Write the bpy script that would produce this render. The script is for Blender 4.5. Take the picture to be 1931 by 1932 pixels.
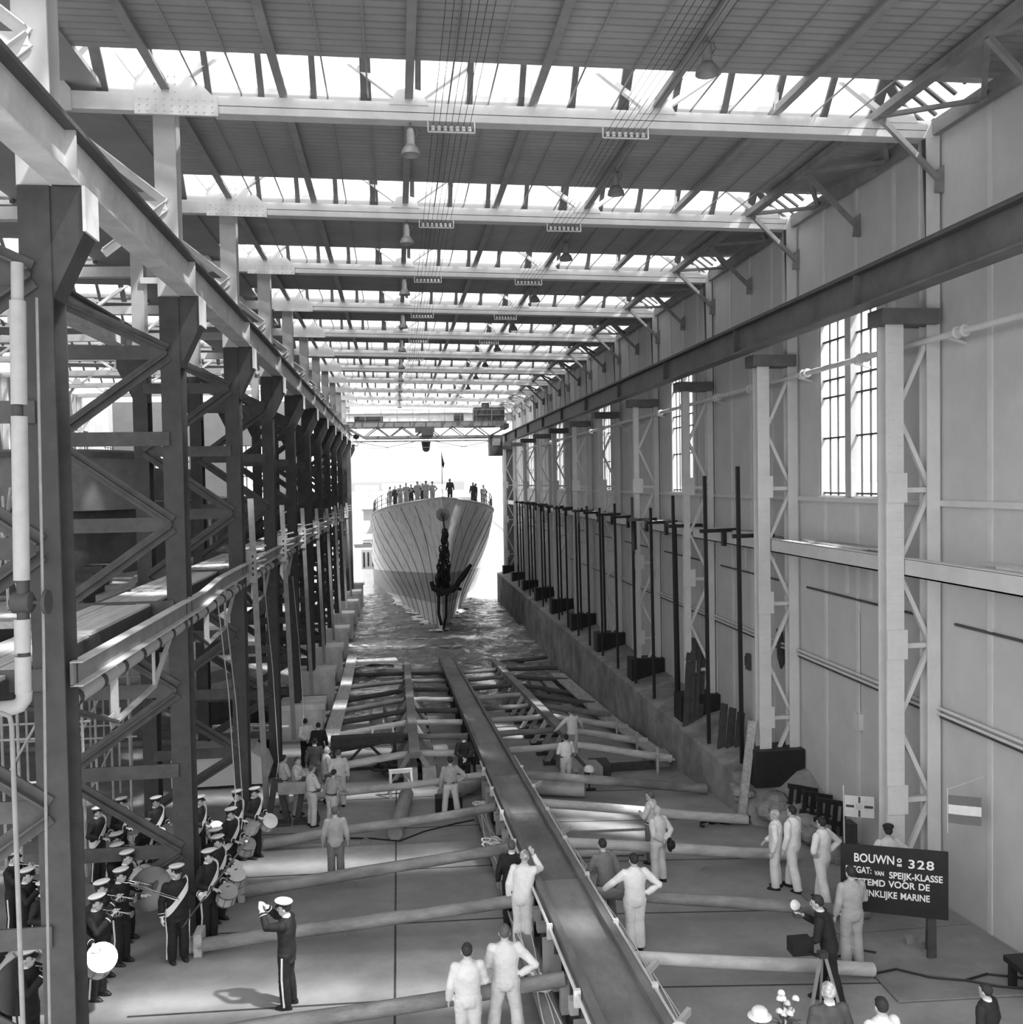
import bpy, bmesh, math, random
from mathutils import Vector, Matrix, noise
PI = math.pi
random.seed(7)
scn = bpy.context.scene
for o in list(bpy.data.objects):
    bpy.data.objects.remove(o)
COL = scn.collection

# ------------------------------------------------------------ camera, sky, sun, exposure
EYE = Vector((0, 0, 8.5))
CAM_R = Vector((.992235, -.123281, -.016491))
CAM_F = Vector((.122705, .991917, -.032315))
CAM_U = Vector((.020341, .030041, .999342))
cd = bpy.data.cameras.new('camera')
cam = bpy.data.objects.new('camera', cd)
COL.objects.link(cam)
cd.sensor_fit = 'HORIZONTAL'
cd.sensor_width = 36
cd.lens = 1750 / 1931 * 36
cd.clip_start = .05
cd.clip_end = 3000
cam.matrix_world = Matrix((
    (CAM_R.x, CAM_U.x, -CAM_F.x, EYE.x),
    (CAM_R.y, CAM_U.y, -CAM_F.y, EYE.y),
    (CAM_R.z, CAM_U.z, -CAM_F.z, EYE.z),
    (0, 0, 0, 1)))
scn.camera = cam

w = bpy.data.worlds.new('sky')
scn.world = w
w.use_nodes = True
nt = w.node_tree
bgn = nt.nodes['Background']
tc = nt.nodes.new('ShaderNodeTexCoord')
sep = nt.nodes.new('ShaderNodeSeparateXYZ')
rmp = nt.nodes.new('ShaderNodeValToRGB')
rmp.color_ramp.elements[0].position = .0
rmp.color_ramp.elements[0].color = (.30, .30, .30, 1)
rmp.color_ramp.elements[1].position = .12
rmp.color_ramp.elements[1].color = (1, 1, 1, 1)
e = rmp.color_ramp.elements.new(.03)
e.color = (.92, .92, .92, 1)
nt.links.new(tc.outputs['Generated'], sep.inputs[0])
nt.links.new(sep.outputs['Z'], rmp.inputs[0])
nt.links.new(rmp.outputs[0], bgn.inputs['Color'])
bgn.inputs['Strength'].default_value = 1.0

sd = bpy.data.lights.new('sun', 'SUN')
sd.energy = 5.5
sd.angle = math.radians(3)
sun = bpy.data.objects.new('sun', sd)
COL.objects.link(sun)
SUN_DIR = Vector((-.43, .29, -.86)).normalized()
sun.rotation_euler = SUN_DIR.to_track_quat('-Z', 'Y').to_euler()
sun.location = (20, -10, 40)

vs = scn.view_settings
scn.display_settings.display_device = 'sRGB'
vs.view_transform = 'Standard'
vs.look = 'None'
vs.gamma = 1
vs.use_curve_mapping = False
vs.exposure = 1.45
cy = scn.cycles
cy.use_denoising = True
cy.max_bounces = 7
cy.diffuse_bounces = 4
cy.glossy_bounces = 3
cy.transmission_bounces = 4
cy.transparent_max_bounces = 16
cy.sample_clamp_indirect = 6
cy.caustics_reflective = False
cy.caustics_refractive = False

# ------------------------------------------------------------ materials
MATS = {}
def mat(name, g, rough=.8, var=.12, scale=3.0, metal=0.0, bump=0.0, bscale=20, stretch=(1, 1, 1), dark=None, thr=(.45, .62), spec=.3):
    """grey surface with procedural variation; dark = second tone in noise patches (dirt, wear)"""
    if name in MATS:
        return MATS[name]
    if not metal:
        g = min(1 - (1 - g) ** 1.85, .80)
        dark = None if dark is None else min(1 - (1 - dark) ** 1.85, .80)
    m = bpy.data.materials.new(name)
    m.use_nodes = True
    n = m.node_tree.nodes
    l = m.node_tree.links
    b = n['Principled BSDF']
    b.inputs['Roughness'].default_value = rough
    b.inputs['Metallic'].default_value = metal
    b.inputs['Specular IOR Level'].default_value = spec
    t = n.new('ShaderNodeTexCoord')
    mp = n.new('ShaderNodeMapping')
    mp.inputs['Scale'].default_value = stretch
    l.new(t.outputs['Object'], mp.inputs['Vector'])
    no = n.new('ShaderNodeTexNoise')
    no.inputs['Scale'].default_value = scale
    no.inputs['Detail'].default_value = 6
    no.inputs['Roughness'].default_value = .65
    l.new(mp.outputs[0], no.inputs['Vector'])
    r = n.new('ShaderNodeValToRGB')
    lo = max(g * (1 - var), 0)
    hi = min(g * (1 + var), 1)
    r.color_ramp.elements[0].color = (lo, lo, lo, 1)
    r.color_ramp.elements[1].color = (hi, hi, hi, 1)
    r.color_ramp.elements[0].position = .3
    r.color_ramp.elements[1].position = .7
    l.new(no.outputs['Fac'], r.inputs[0])
    out = r.outputs[0]
    if dark is not None:
        n2 = n.new('ShaderNodeTexNoise')
        n2.inputs['Scale'].default_value = scale * .35
        n2.inputs['Detail'].default_value = 8
        n2.inputs['Roughness'].default_value = .7
        l.new(mp.outputs[0], n2.inputs['Vector'])
        r2 = n.new('ShaderNodeValToRGB')
        r2.color_ramp.elements[0].position = thr[0]
        r2.color_ramp.elements[1].position = thr[1]
        l.new(n2.outputs['Fac'], r2.inputs[0])
        mx = n.new('ShaderNodeMix')
        mx.data_type = 'RGBA'
        l.new(r2.outputs[0], mx.inputs[0])
        l.new(out, mx.inputs[6])
        mx.inputs[7].default_value = (dark, dark, dark, 1)
        out = mx.outputs[2]
    l.new(out, b.inputs['Base Color'])
    if bump:
        n3 = n.new('ShaderNodeTexNoise')
        n3.inputs['Scale'].default_value = bscale
        n3.inputs['Detail'].default_value = 4
        l.new(mp.outputs[0], n3.inputs['Vector'])
        bp = n.new('ShaderNodeBump')
        bp.inputs['Strength'].default_value = bump
        bp.inputs['Distance'].default_value = .02
        l.new(n3.outputs['Fac'], bp.inputs['Height'])
        l.new(bp.outputs[0], b.inputs['Normal'])
    MATS[name] = m
    return m

def glass_mat(name, mixv=.25, g=.8):
    if name in MATS:
        return MATS[name]
    m = bpy.data.materials.new(name)
    m.use_nodes = True
    n = m.node_tree.nodes
    l = m.node_tree.links
    b = n['Principled BSDF']
    b.inputs['Base Color'].default_value = (g, g, g, 1)
    b.inputs['Roughness'].default_value = .25
    tr = n.new('ShaderNodeBsdfTransparent')
    mx = n.new('ShaderNodeMixShader')
    no = n.new('ShaderNodeTexNoise')
    no.inputs['Scale'].default_value = 4
    no.inputs['Detail'].default_value = 5
    rr = n.new('ShaderNodeMapRange')
    rr.inputs[3].default_value = mixv * .5
    rr.inputs[4].default_value = mixv * 1.5
    l.new(no.outputs['Fac'], rr.inputs[0])
    l.new(rr.outputs[0], mx.inputs[0])
    l.new(tr.outputs[0], mx.inputs[1])
    tl = n.new('ShaderNodeBsdfTranslucent')
    tl.inputs['Color'].default_value = (g, g, g, 1)
    mx2 = n.new('ShaderNodeMixShader')
    mx2.inputs[0].default_value = .7
    l.new(b.outputs[0], mx2.inputs[1])
    l.new(tl.outputs[0], mx2.inputs[2])
    l.new(mx2.outputs[0], mx.inputs[2])
    l.new(mx.outputs[0], n['Material Output'].inputs['Surface'])
    MATS[name] = m
    return m

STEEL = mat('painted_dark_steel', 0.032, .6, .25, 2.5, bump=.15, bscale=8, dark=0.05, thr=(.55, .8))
STEEL2 = mat('dark_steel_brace', 0.045, .6, .25, 3, dark=0.025, thr=(.5, .75))
GIRD = mat('grey_girder_paint', 0.36, .6, .2, 1.5, dark=0.2, thr=(.55, .75))
GIRDR = mat('dark_girder_paint', 0.075, .6, .2, 1.5, dark=0.045, thr=(.5, .75))
FLAN = mat('girder_flange_grime', .05, .6, .2, 2)
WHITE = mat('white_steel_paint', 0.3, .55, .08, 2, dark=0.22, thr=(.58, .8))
WHITE2 = mat('white_truss_paint', 0.4, .55, .1, 2, dark=0.3, thr=(.55, .8))
LATT = mat('grey_white_wall_paint_steel', 0.43, .6, .08, 2, dark=0.33, thr=(.58, .8))
PURL = mat('purlin_paint', .17, .6, .15, 2)
SOFF = mat('corrugated_soffit_sheet', 0.2, .8, .12, .8, dark=0.16, thr=(.45, .7))
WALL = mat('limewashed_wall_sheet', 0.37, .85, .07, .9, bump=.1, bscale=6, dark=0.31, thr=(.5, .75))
STRIP = mat('wall_cover_strip', 0.42, .85, .07, 2)
CONC = mat('slip_floor_concrete', 0.2, .85, .22, .55, bump=.15, bscale=9, dark=0.13, thr=(.46, .68))
KERB = mat('stained_kerb_concrete', 0.18, .9, .3, 1.2, bump=.4, bscale=7, dark=0.09, thr=(.45, .65))
PIER = mat('pale_pier_concrete', 0.68, .9, .2, 1.4, bump=.3, bscale=6, dark=0.3, thr=(.5, .7), stretch=(1, 1, .4))
BLACK = mat('black_paint', .012, .5, .2, 4)
DARKW = mat('tarred_timber', .035, .8, .3, 5)
WOOD = mat('bare_timber', .30, .8, .25, 5, dark=.16, thr=(.45, .7), stretch=(3, .4, 3))
WOODL = mat('pale_plank', .42, .8, .2, 4, dark=.26, thr=(.5, .7), stretch=(3, .3, 3))
PIPE = mat('lagged_white_pipe', 0.24, .7, .1, 5, bump=.3, bscale=5)
PAINTP = mat('white_painted_pipe', 0.5, .5, .08, 4)
GLASS = glass_mat('skylight_wired_glass', .5, .62)
CLEARG = glass_mat('added_clear_roof_glass', .12, .8)
WGLASS = glass_mat('window_glass', .18, .85)
STRAP = mat('brass_and_chrome', .6, .25, .1, 6, metal=1.0)

# ------------------------------------------------------------ mesh builder
class MB:
    def __init__(s):
        s.v = []
        s.f = []
    def add(s, vs_, fs):
        k = len(s.v)
        s.v += [tuple(p) for p in vs_]
        s.f += [tuple(i + k for i in q) for q in fs]
        return s
    def box(s, lo, hi):
        x0, y0, z0 = lo
        x1, y1, z1 = hi
        return s.add([(x0, y0, z0), (x1, y0, z0), (x1, y1, z0), (x0, y1, z0), (x0, y0, z1), (x1, y0, z1), (x1, y1, z1), (x0, y1, z1)],
                     [(0, 3, 2, 1), (4, 5, 6, 7), (0, 1, 5, 4), (1, 2, 6, 5), (2, 3, 7, 6), (3, 0, 4, 7)])
    def bar(s, a, b, w_, h=None, up=(0, 0, 1)):
        """box beam from a to b, w_ across, h along up"""
        h = w_ if h is None else h
        a = Vector(a)
        b = Vector(b)
        d = (b - a).normalized()
        u = Vector(up)
        if abs(d.dot(u)) > .98:
            u = Vector((0, 1, 0)) if abs(d.y) < .9 else Vector((1, 0, 0))
        sd_ = d.cross(u).normalized()
        u = sd_.cross(d).normalized()
        p = []
        for q in (a, b):
            for i, j in ((-1, -1), (1, -1), (1, 1), (-1, 1)):
                p.append(q + sd_ * (i * w_ / 2) + u * (j * h / 2))
        return s.add(p, [(0, 1, 2, 3), (7, 6, 5, 4), (0, 4, 5, 1), (1, 5, 6, 2), (2, 6, 7, 3), (3, 7, 4, 0)])
    def tube(s, pts, r, n=8, cap=True):
        """round tube along pts; r a number or one radius per point"""
        pts = [Vector(p) for p in pts]
        rs = r if isinstance(r, (list, tuple)) else [r] * len(pts)
        rings = []
        ref = None
        for i, p in enumerate(pts):
            d = (pts[min(i + 1, len(pts) - 1)] - pts[max(i - 1, 0)])
            d = d.normalized() if d.length > 1e-9 else Vector((0, 0, 1))
            if ref is None:
                ref = Vector((0, 0, 1)) if abs(d.z) < .9 else Vector((1, 0, 0))
            x = d.cross(ref)
            x = x.normalized() if x.length > 1e-6 else d.orthogonal().normalized()
            y = x.cross(d).normalized()
            ref = y
            rings.append([p + (x * math.cos(2 * PI * k / n) + y * math.sin(2 * PI * k / n)) * rs[i] for k in range(n)])
        vv = [q for rg in rings for q in rg]
        ff = []
        for i in range(len(pts) - 1):
            for k in range(n):
                a = i * n + k
                b = i * n + (k + 1) % n
                ff.append((a, a + n, b + n, b))
        if cap:
            ff.append(tuple(range(n)))
            ff.append(tuple(reversed(range((len(pts) - 1) * n, len(pts) * n))))
        return s.add(vv, ff)
    def lathe(s, prof, c=(0, 0, 0), n=16, axis=None):
        """revolve (r, z) profile about z through c, or about axis"""
        R_ = Vector((0, 0, 1)).rotation_difference(Vector(axis).normalized()).to_matrix() if axis is not None else Matrix.Identity(3)
        c = Vector(c)
        vv = []
        for r, z in prof:
            for k in range(n):
                vv.append(c + R_ @ Vector((r * math.cos(2 * PI * k / n), r * math.sin(2 * PI * k / n), z)))
        ff = []
        for i in range(len(prof) - 1):
            for k in range(n):
                a = i * n + k
                b = i * n + (k + 1) % n
                ff.append((a, b, b + n, a + n))
        ff.append(tuple(reversed(range(n))))
        ff.append(tuple(range((len(prof) - 1) * n, len(prof) * n)))
        return s.add(vv, ff)
    def plate(s, poly, off):
        """polygon (3D points) thickened by vector off"""
        poly = [Vector(p) for p in poly]
        off = Vector(off)
        n = len(poly)
        vv = poly + [p + off for p in poly]
        ff = [tuple(reversed(range(n))), tuple(range(n, 2 * n))]
        ff += [(i, (i + 1) % n, (i + 1) % n + n, i + n) for i in range(n)]
        return s.add(vv, ff)
    def ell(s, c, r, nu=14, nv=10, R_=None):
        c = Vector(c)
        vv = []
        for j in range(1, nv):
            t = PI * j / nv
            for i in range(nu):
                p = 2 * PI * i / nu
                q = Vector((r[0] * math.sin(t) * math.cos(p), r[1] * math.sin(t) * math.sin(p), r[2] * math.cos(t)))
                vv.append(c + (R_ @ q if R_ else q))
        top = Vector((0, 0, r[2]))
        vv.append(c + (R_ @ top if R_ else top))
        vv.append(c - (R_ @ top if R_ else top))
        ff = []
        for j in range(nv - 2):
            for i in range(nu):
                a = j * nu + i
                b = j * nu + (i + 1) % nu
                ff.append((a, a + nu, b + nu, b))
        T = len(vv) - 2
        for i in range(nu):
            ff.append((T, i, (i + 1) % nu))
            ff.append((T + 1, (nv - 2) * nu + (i + 1) % nu, (nv - 2) * nu + i))
        return s.add(vv, ff)
    def mesh(s, name, m, smooth=False):
        me = bpy.data.meshes.new(name)
        me.from_pydata(s.v, [], s.f)
        bm = bmesh.new()
        bm.from_mesh(me)
        bmesh.ops.recalc_face_normals(bm, faces=bm.faces)
        bm.to_mesh(me)
        bm.free()
        if m:
            me.materials.append(m)
        if smooth:
            me.polygons.foreach_set('use_smooth', [True] * len(me.polygons))
            try:
                me.set_sharp_from_angle(angle=math.radians(50))
            except Exception:
                pass
        return me
    def build(s, name, m, parent=None, smooth=False, label=None):
        o = bpy.data.objects.new(name, s.mesh(name, m, smooth))
        COL.objects.link(o)
        if parent:
            o.parent = parent
        if label:
            o['label'] = label
        return o

def tag(o, label, cat, group=None, kind=None):
    o['label'] = label
    o['category'] = cat
    if group:
        o['group'] = group
    if kind:
        o['kind'] = kind
    return o
def thing(name, label, cat, loc=(0, 0, 0), rz=0, group=None, kind=None):
    o = bpy.data.objects.new(name, None)
    COL.objects.link(o)
    o.location = loc
    o.rotation_euler = (0, 0, rz)
    o.empty_display_size = .3
    return tag(o, label, cat, group, kind)
def W(mb, name, m, parent, smooth=False, label=None):
    """part given in world coordinates, hung under an unrotated parent"""
    off = Vector((0, 0, 0))
    p = parent
    while p is not None:
        off += p.location
        p = p.parent
    mb.v = [(a - off.x, b - off.y, c - off.z) for a, b, c in mb.v]
    return mb.build(name, m, parent, smooth, label)
def copy_tree(o, kids, parent=None):
    c = o.copy()
    COL.objects.link(c)
    if parent:
        c.parent = parent
    for k in kids.get(o.name, ()):
        copy_tree(k, kids, c)
    return c
def child_map(root):
    m = {}
    def go(o):
        m[o.name] = list(o.children)
        for k in o.children:
            go(k)
    go(root)
    return m
def struct(o, label=None):
    o['kind'] = 'structure'
    if label:
        o['label'] = label
        o['category'] = 'setting'
    return o
ORD = ['first', 'second', 'third', 'fourth', 'fifth', 'sixth', 'seventh', 'eighth', 'ninth', 'tenth', 'eleventh', 'twelfth', 'thirteenth',
       'fourteenth', 'fifteenth', 'sixteenth', 'seventeenth', 'eighteenth', 'nineteenth', 'twentieth', 'twenty-first', 'twenty-second', 'twenty-third', 'twenty-fourth']
def zf(y, up=0):
    """height of the sloping slip floor at depth y"""
    return 1.1 - .085 * y + up
WATER = -2.75
def LY(k):
    return 12.26 + 6.9 * k          # bay lines at the steel colonnade
def RY(k):
    return 11.13 + 6.77 * k         # the same bay lines at the long wall
NB = 12
def bay(k, x):
    t = (x + 4.5) / 15.4
    return LY(k) * (1 - t) + RY(k) * t
def chord_z(x):
    return 16.0 - .035 * (x + 4.5)
# ============================================================ SETTING
XW = 11.1            # inner face of the long wall
YE = 87.0            # end of the hall at the water
# floor: sloping slip, running down under the water
m = MB()
m.box((-26, 0, -6), (XW, 1, -5))
m = MB()
ys = [0, 10, 20, 30, 40, 50, 60, 75]
for a, b in zip(ys, ys[1:]):
    pass
m.add([(-27, -6, zf(-6)), (XW + .3, -6, zf(-6)), (XW + .3, 80, zf(80)), (-27, 80, zf(80)),
       (-27, -6, -8), (XW + .3, -6, -8), (XW + .3, 80, -8), (-27, 80, -8)],
      [(0, 1, 2, 3), (7, 6, 5, 4), (0, 4, 5, 1), (1, 5, 6, 2), (2, 6, 7, 3), (3, 7, 4, 0)])
struct(m.build('floor', CONC), 'grey concrete slip floor sloping down into the harbour water', )
# expansion joints in the slip floor, thin grooves
m = MB()
for y in (15.4, 18.75, 22.1, 25.6, 29):
    m.bar((-4.6, y + .35, zf(y + .35) + .002), (2.3, y, zf(y) + .002), .05, .006)
    m.bar((3.6, y - .1, zf(y - .1) + .002), (9.3, y - .9, zf(y - .9) + .002), .04, .006)
m.bar((-.2, 8, zf(8) + .002), (-.2, 34, zf(34) + .002), .04, .006)
tag(m.build('trim_1', DARKW), 'dark joint grooves in the slip floor', 'setting', kind='structure')

# water
def water_mat():
    m = bpy.data.materials.new('harbour_water')
    m.use_nodes = True
    n = m.node_tree.nodes
    l = m.node_tree.links
    b = n['Principled BSDF']
    b.inputs['Base Color'].default_value = (.24, .24, .24, 1)
    b.inputs['Roughness'].default_value = .10
    b.inputs['IOR'].default_value = 1.5
    b.inputs['Specular IOR Level'].default_value = .5
    t = n.new('ShaderNodeTexCoord')
    mp = n.new('ShaderNodeMapping')
    mp.inputs['Scale'].default_value = (.55, 1.0, 1)
    l.new(t.outputs['Object'], mp.inputs[0])
    a = n.new('ShaderNodeTexNoise')
    a.inputs['Scale'].default_value = 1.1
    a.inputs['Detail'].default_value = 6
    a.inputs['Roughness'].default_value = .6
    a.inputs['Distortion'].default_value = .6
    l.new(mp.outputs[0], a.inputs['Vector'])
    bp = n.new('ShaderNodeBump')
    bp.inputs['Strength'].default_value = 1.0
    bp.inputs['Distance'].default_value = .55
    l.new(a.outputs['Fac'], bp.inputs['Height'])
    l.new(bp.outputs[0], b.inputs['Normal'])
    return m
WMAT = water_mat()
m = MB()
nx, ny = 110, 260
x0, x1, y0, y1 = -5.2, XW, 40.0, 96.0
for j in range(ny + 1):
    for i in range(nx + 1):
        x = x0 + (x1 - x0) * i / nx
        y = y0 + (y1 - y0) * j / ny
        z = WATER + .15 * (noise.noise((x * .45, y * .7, 0)) + .5 * noise.noise((x * 1.1, y * 1.5, 3))) + .07 * noise.noise((x * 1.6, y * 3.2, 7)) + .03 * noise.noise((x * 4, y * 6, 9))
        d = math.hypot((x - 3.2) * .55, y - 68.5)
        z += .26 * math.exp(-((d - 3.4) / 1.2) ** 2) + .12 * math.exp(-((d - 7) / 1.0) ** 2)
        m.v.append((x, y, z))
for j in range(ny):
    for i in range(nx):
        a = j * (nx + 1) + i
        m.f.append((a, a + 1, a + nx + 2, a + nx + 1))
wa = m.build('water', WMAT, smooth=True)
struct(wa, 'rippled dark water inside the slip mouth')
m = MB()
m.add([(-900, 95.8, WATER - .02), (900, 95.8, WATER - .02), (900, 1500, WATER - .02), (-900, 1500, WATER - .02)], [(0, 1, 2, 3)])
m.add([(-900, 40, WATER - .05), (-5.1, 40, WATER - .05), (-5.1, 96, WATER - .05), (-900, 96, WATER - .05)], [(0, 1, 2, 3)])
m.add([(XW, 60, WATER - .05), (900, 60, WATER - .05), (900, 96, WATER - .05), (XW, 96, WATER - .05)], [(0, 1, 2, 3)])
struct(m.build('water_harbour', WMAT), 'pale harbour water outside the hall')

# ------------------------------------------------------------ long wall with windows
WINS = []
for k in (1, 3, 5, 7, 9):
    y0 = RY(k) + (2.0 if k == 1 else 1.75)
    WINS.append((y0, y0 + 3.45))
WZ0, WZ1 = 8.02, 12.75
WTOP = 15.75
m = MB()
TH = .28
yy = [4.0]
for a, b in WINS:
    yy += [a, b]
yy.append(YE)
for i in range(0, len(yy), 2):
    m.box((XW, yy[i], -4), (XW + TH, yy[i + 1], WTOP))
for a, b in WINS:
    m.box((XW, a, -4), (XW + TH, b, WZ0))
    m.box((XW, a, WZ1), (XW + TH, b, WTOP))
wall = struct(m.build('wall_right', WALL), 'long whitewashed wall of upright sheets')
m = MB()                                            # upright cover strips and the sill rail
y = 6.0
while y < YE - .5:
    inw = any(a - .05 < y < b + .05 for a, b in WINS)
    if inw:
        m.box((XW - .03, y, -.5), (XW + .01, y + .13, WZ0 - .05))
        m.box((XW - .03, y, WZ1 + .1), (XW + .01, y + .13, WTOP - .1))
    else:
        m.box((XW - .03, y, -.5), (XW + .01, y + .13, WTOP - .1))
    y += 1.69
struct(m.build('trim_2', STRIP), 'upright cover strips on the long whitewashed wall')
m = MB()
m.box((XW - .07, 5, 7.86), (XW + .01, YE, 7.98))
struct(m.build('trim_3', STRIP), 'window sill rail along the long wall')
for i, (a, b) in enumerate(WINS):
    t = struct(thing('window_%d' % (i + 1), '%s tall steel window in the long wall counted from the slip head' % ORD[i], 'window', (XW, a, WZ0)))
    m = MB()
    W(MB().box((XW + .12, a, WZ0), (XW + .13, b, WZ1)), 'pane', WGLASS, t)
    mid = (a + b) / 2
    for q in (a + .02, mid - .13, ):
        m.box((XW - .06, q, WZ0 - .02), (XW + .2, q + (.34 if q < mid - .5 else .30), WZ1))
    m.box((XW + .02, b - .1, WZ0), (XW + .2, b, WZ1))
    W(m, 'window_frame', WHITE, t)
    m = MB()
    for z in (WZ0 + .06, 9.5, 10.55, 11.0, 12.0, 12.7):
        m.box((XW + .08, a, z - .022), (XW + .14, b, z + .022))
    for s_ in range(1, 9):
        if s_ == 4:
            continue
        q = a + (b - a) * s_ / 8 + (.08 if s_ < 4 else 0)
        m.box((XW + .09, q - .012, WZ0), (XW + .14, q + .012, WZ1))
    W(m, 'muntin', STEEL2, t)

# kerb along the foot of the long wall, ends in a broken slope
m = MB()
m.add([(9.45, 23.6, zf(23.6) - .3), (XW, 20.5, zf(20.5) - .3), (XW, 24.0, .45), (9.45, 25.6, .02), (9.35, YE + .6, -8), (XW, YE + .6, -8), (XW, YE + .6, .3), (9.35, YE + .6, -.1),
       (9.45, 23.6, -8), (XW, 20.5, -8)],
      [(0, 3, 7, 4, 8), (3, 2, 6, 7), (1, 9, 5, 6, 2), (0, 1, 2, 3), (0, 8, 9, 1), (4, 7, 6, 5), (8, 4, 5, 9)])
struct(m.build('baseboard_right', KERB), 'rough stained concrete kerb wall under the long wall')
# quay edge under the colonnade, beyond the waterline
m = MB()
m.box((-30, 40.2, -8), (-4.55, YE + .5, -2.1))
struct(m.build('floor_quay', KERB), 'low dark quay edge under the steel colonnade')
# far side wall of the second hall
m = MB()
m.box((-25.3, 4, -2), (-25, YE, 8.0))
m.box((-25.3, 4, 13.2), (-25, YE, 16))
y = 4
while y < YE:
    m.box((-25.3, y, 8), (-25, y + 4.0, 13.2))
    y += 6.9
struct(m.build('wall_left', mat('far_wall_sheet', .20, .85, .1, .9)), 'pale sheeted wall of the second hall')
y = 8
i = 6
while y < YE:
    t = struct(thing('window_%d' % i, '%s gridded window in the far wall of the second hall' % ORD[i - 6], 'window', (-25.1, y, 8)))
    W(MB().box((-25.16, y, 8), (-25.15, y + 2.9, 13.2)), 'pane', WGLASS, t)
    m = MB()
    for z in (8.05, 9.1, 10.1, 11.1, 12.1, 13.15):
        m.box((-25.12, y, z - .04), (-25.04, y + 2.9, z + .04))
    for s_ in range(5):
        m.box((-25.12, y + s_ * .715, 8), (-25.04, y + s_ * .715 + .05, 13.2))
    W(m, 'muntin', STEEL2, t)
    y += 6.9
    i += 1

# end wall of the second hall with tall gridded windows
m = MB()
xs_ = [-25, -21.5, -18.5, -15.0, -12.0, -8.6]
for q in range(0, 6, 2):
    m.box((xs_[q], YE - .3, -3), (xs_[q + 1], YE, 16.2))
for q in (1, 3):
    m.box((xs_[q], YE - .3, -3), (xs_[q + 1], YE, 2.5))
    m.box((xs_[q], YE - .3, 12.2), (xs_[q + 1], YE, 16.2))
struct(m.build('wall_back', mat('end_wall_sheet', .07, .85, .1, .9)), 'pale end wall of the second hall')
for i_, q in enumerate((1, 3)):
    t = struct(thing('window_%d' % (30 + i_), '%s tall gridded window in the end wall of the second hall' % ORD[i_], 'window', (xs_[q], YE - .2, 2.5)))
    W(MB().box((xs_[q], YE - .16, 2.5), (xs_[q + 1], YE - .15, 12.2)), 'pane', WGLASS, t)
    m = MB()
    for s_ in range(5):
        x = xs_[q] + (xs_[q + 1] - xs_[q]) * s_ / 4
        m.box((x - .06, YE - .22, 2.5), (x + .06, YE - .1, 12.2))
    for s_ in range(8):
        z = 2.5 + 9.7 * s_ / 7
        m.box((xs_[q], YE - .22, z - .06), (xs_[q + 1], YE - .1, z + .06))
    W(m, 'muntin', STEEL2, t)
# ------------------------------------------------------------ roof: flat sheeted strips with glazed lanterns between
def strip(xa, xb, k, name, lab):
    """corrugated roof strip, clear glass over the end bays, from bay line k to the next lantern"""
    n = 44
    m = MB()
    rows = []
    for j in range(n + 1):
        f = j / n
        row = []
        for x in (xa, xb):
            y = bay(k, x) + .25 + 5.12 * f
            row.append((x, y, chord_z(x) + .40 + (.03 if j % 2 else 0)))
        rows.append(row)
    for r in rows:
        m.v += r
    for r in rows:
        m.v += [(p[0], p[1], p[2] + .12) for p in r]
    N = 2 * (n + 1)
    for j in range(n):
        m.f.append((2 * j, 2 * j + 1, 2 * j + 3, 2 * j + 2))
        m.f.append((N + 2 * j, N + 2 * j + 2, N + 2 * j + 3, N + 2 * j + 1))
    m.f.append((0, N, N + 1, 1))
    m.f.append((N - 2, N - 1, 2 * N - 1, 2 * N - 2))
    o = m.build(name, SOFF if k < 9 else CLEARG)  # clear glazing added over the end bays to let more daylight onto the ship
    return struct(o, lab)
for k in range(-1, NB - 1):
    strip(-5.6, XW + .4, k, 'ceiling_%d' % (k + 2), '%s ceiling strip over the slip' % ORD[k + 1])
    if True:
      strip(-26, -10.2, k, 'ceiling_%d' % (k + 2 + NB), '%s ceiling strip over the second hall' % ORD[k + 1])
# eaves board between both halls
m = MB()
for xa, xb in ((-10.2, -5.6),):
    m.box((xa, 2, 16.4), (xb, 70, 16.5))
struct(m.build('ceiling_valley', SOFF), 'valley board between both roofs')

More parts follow.
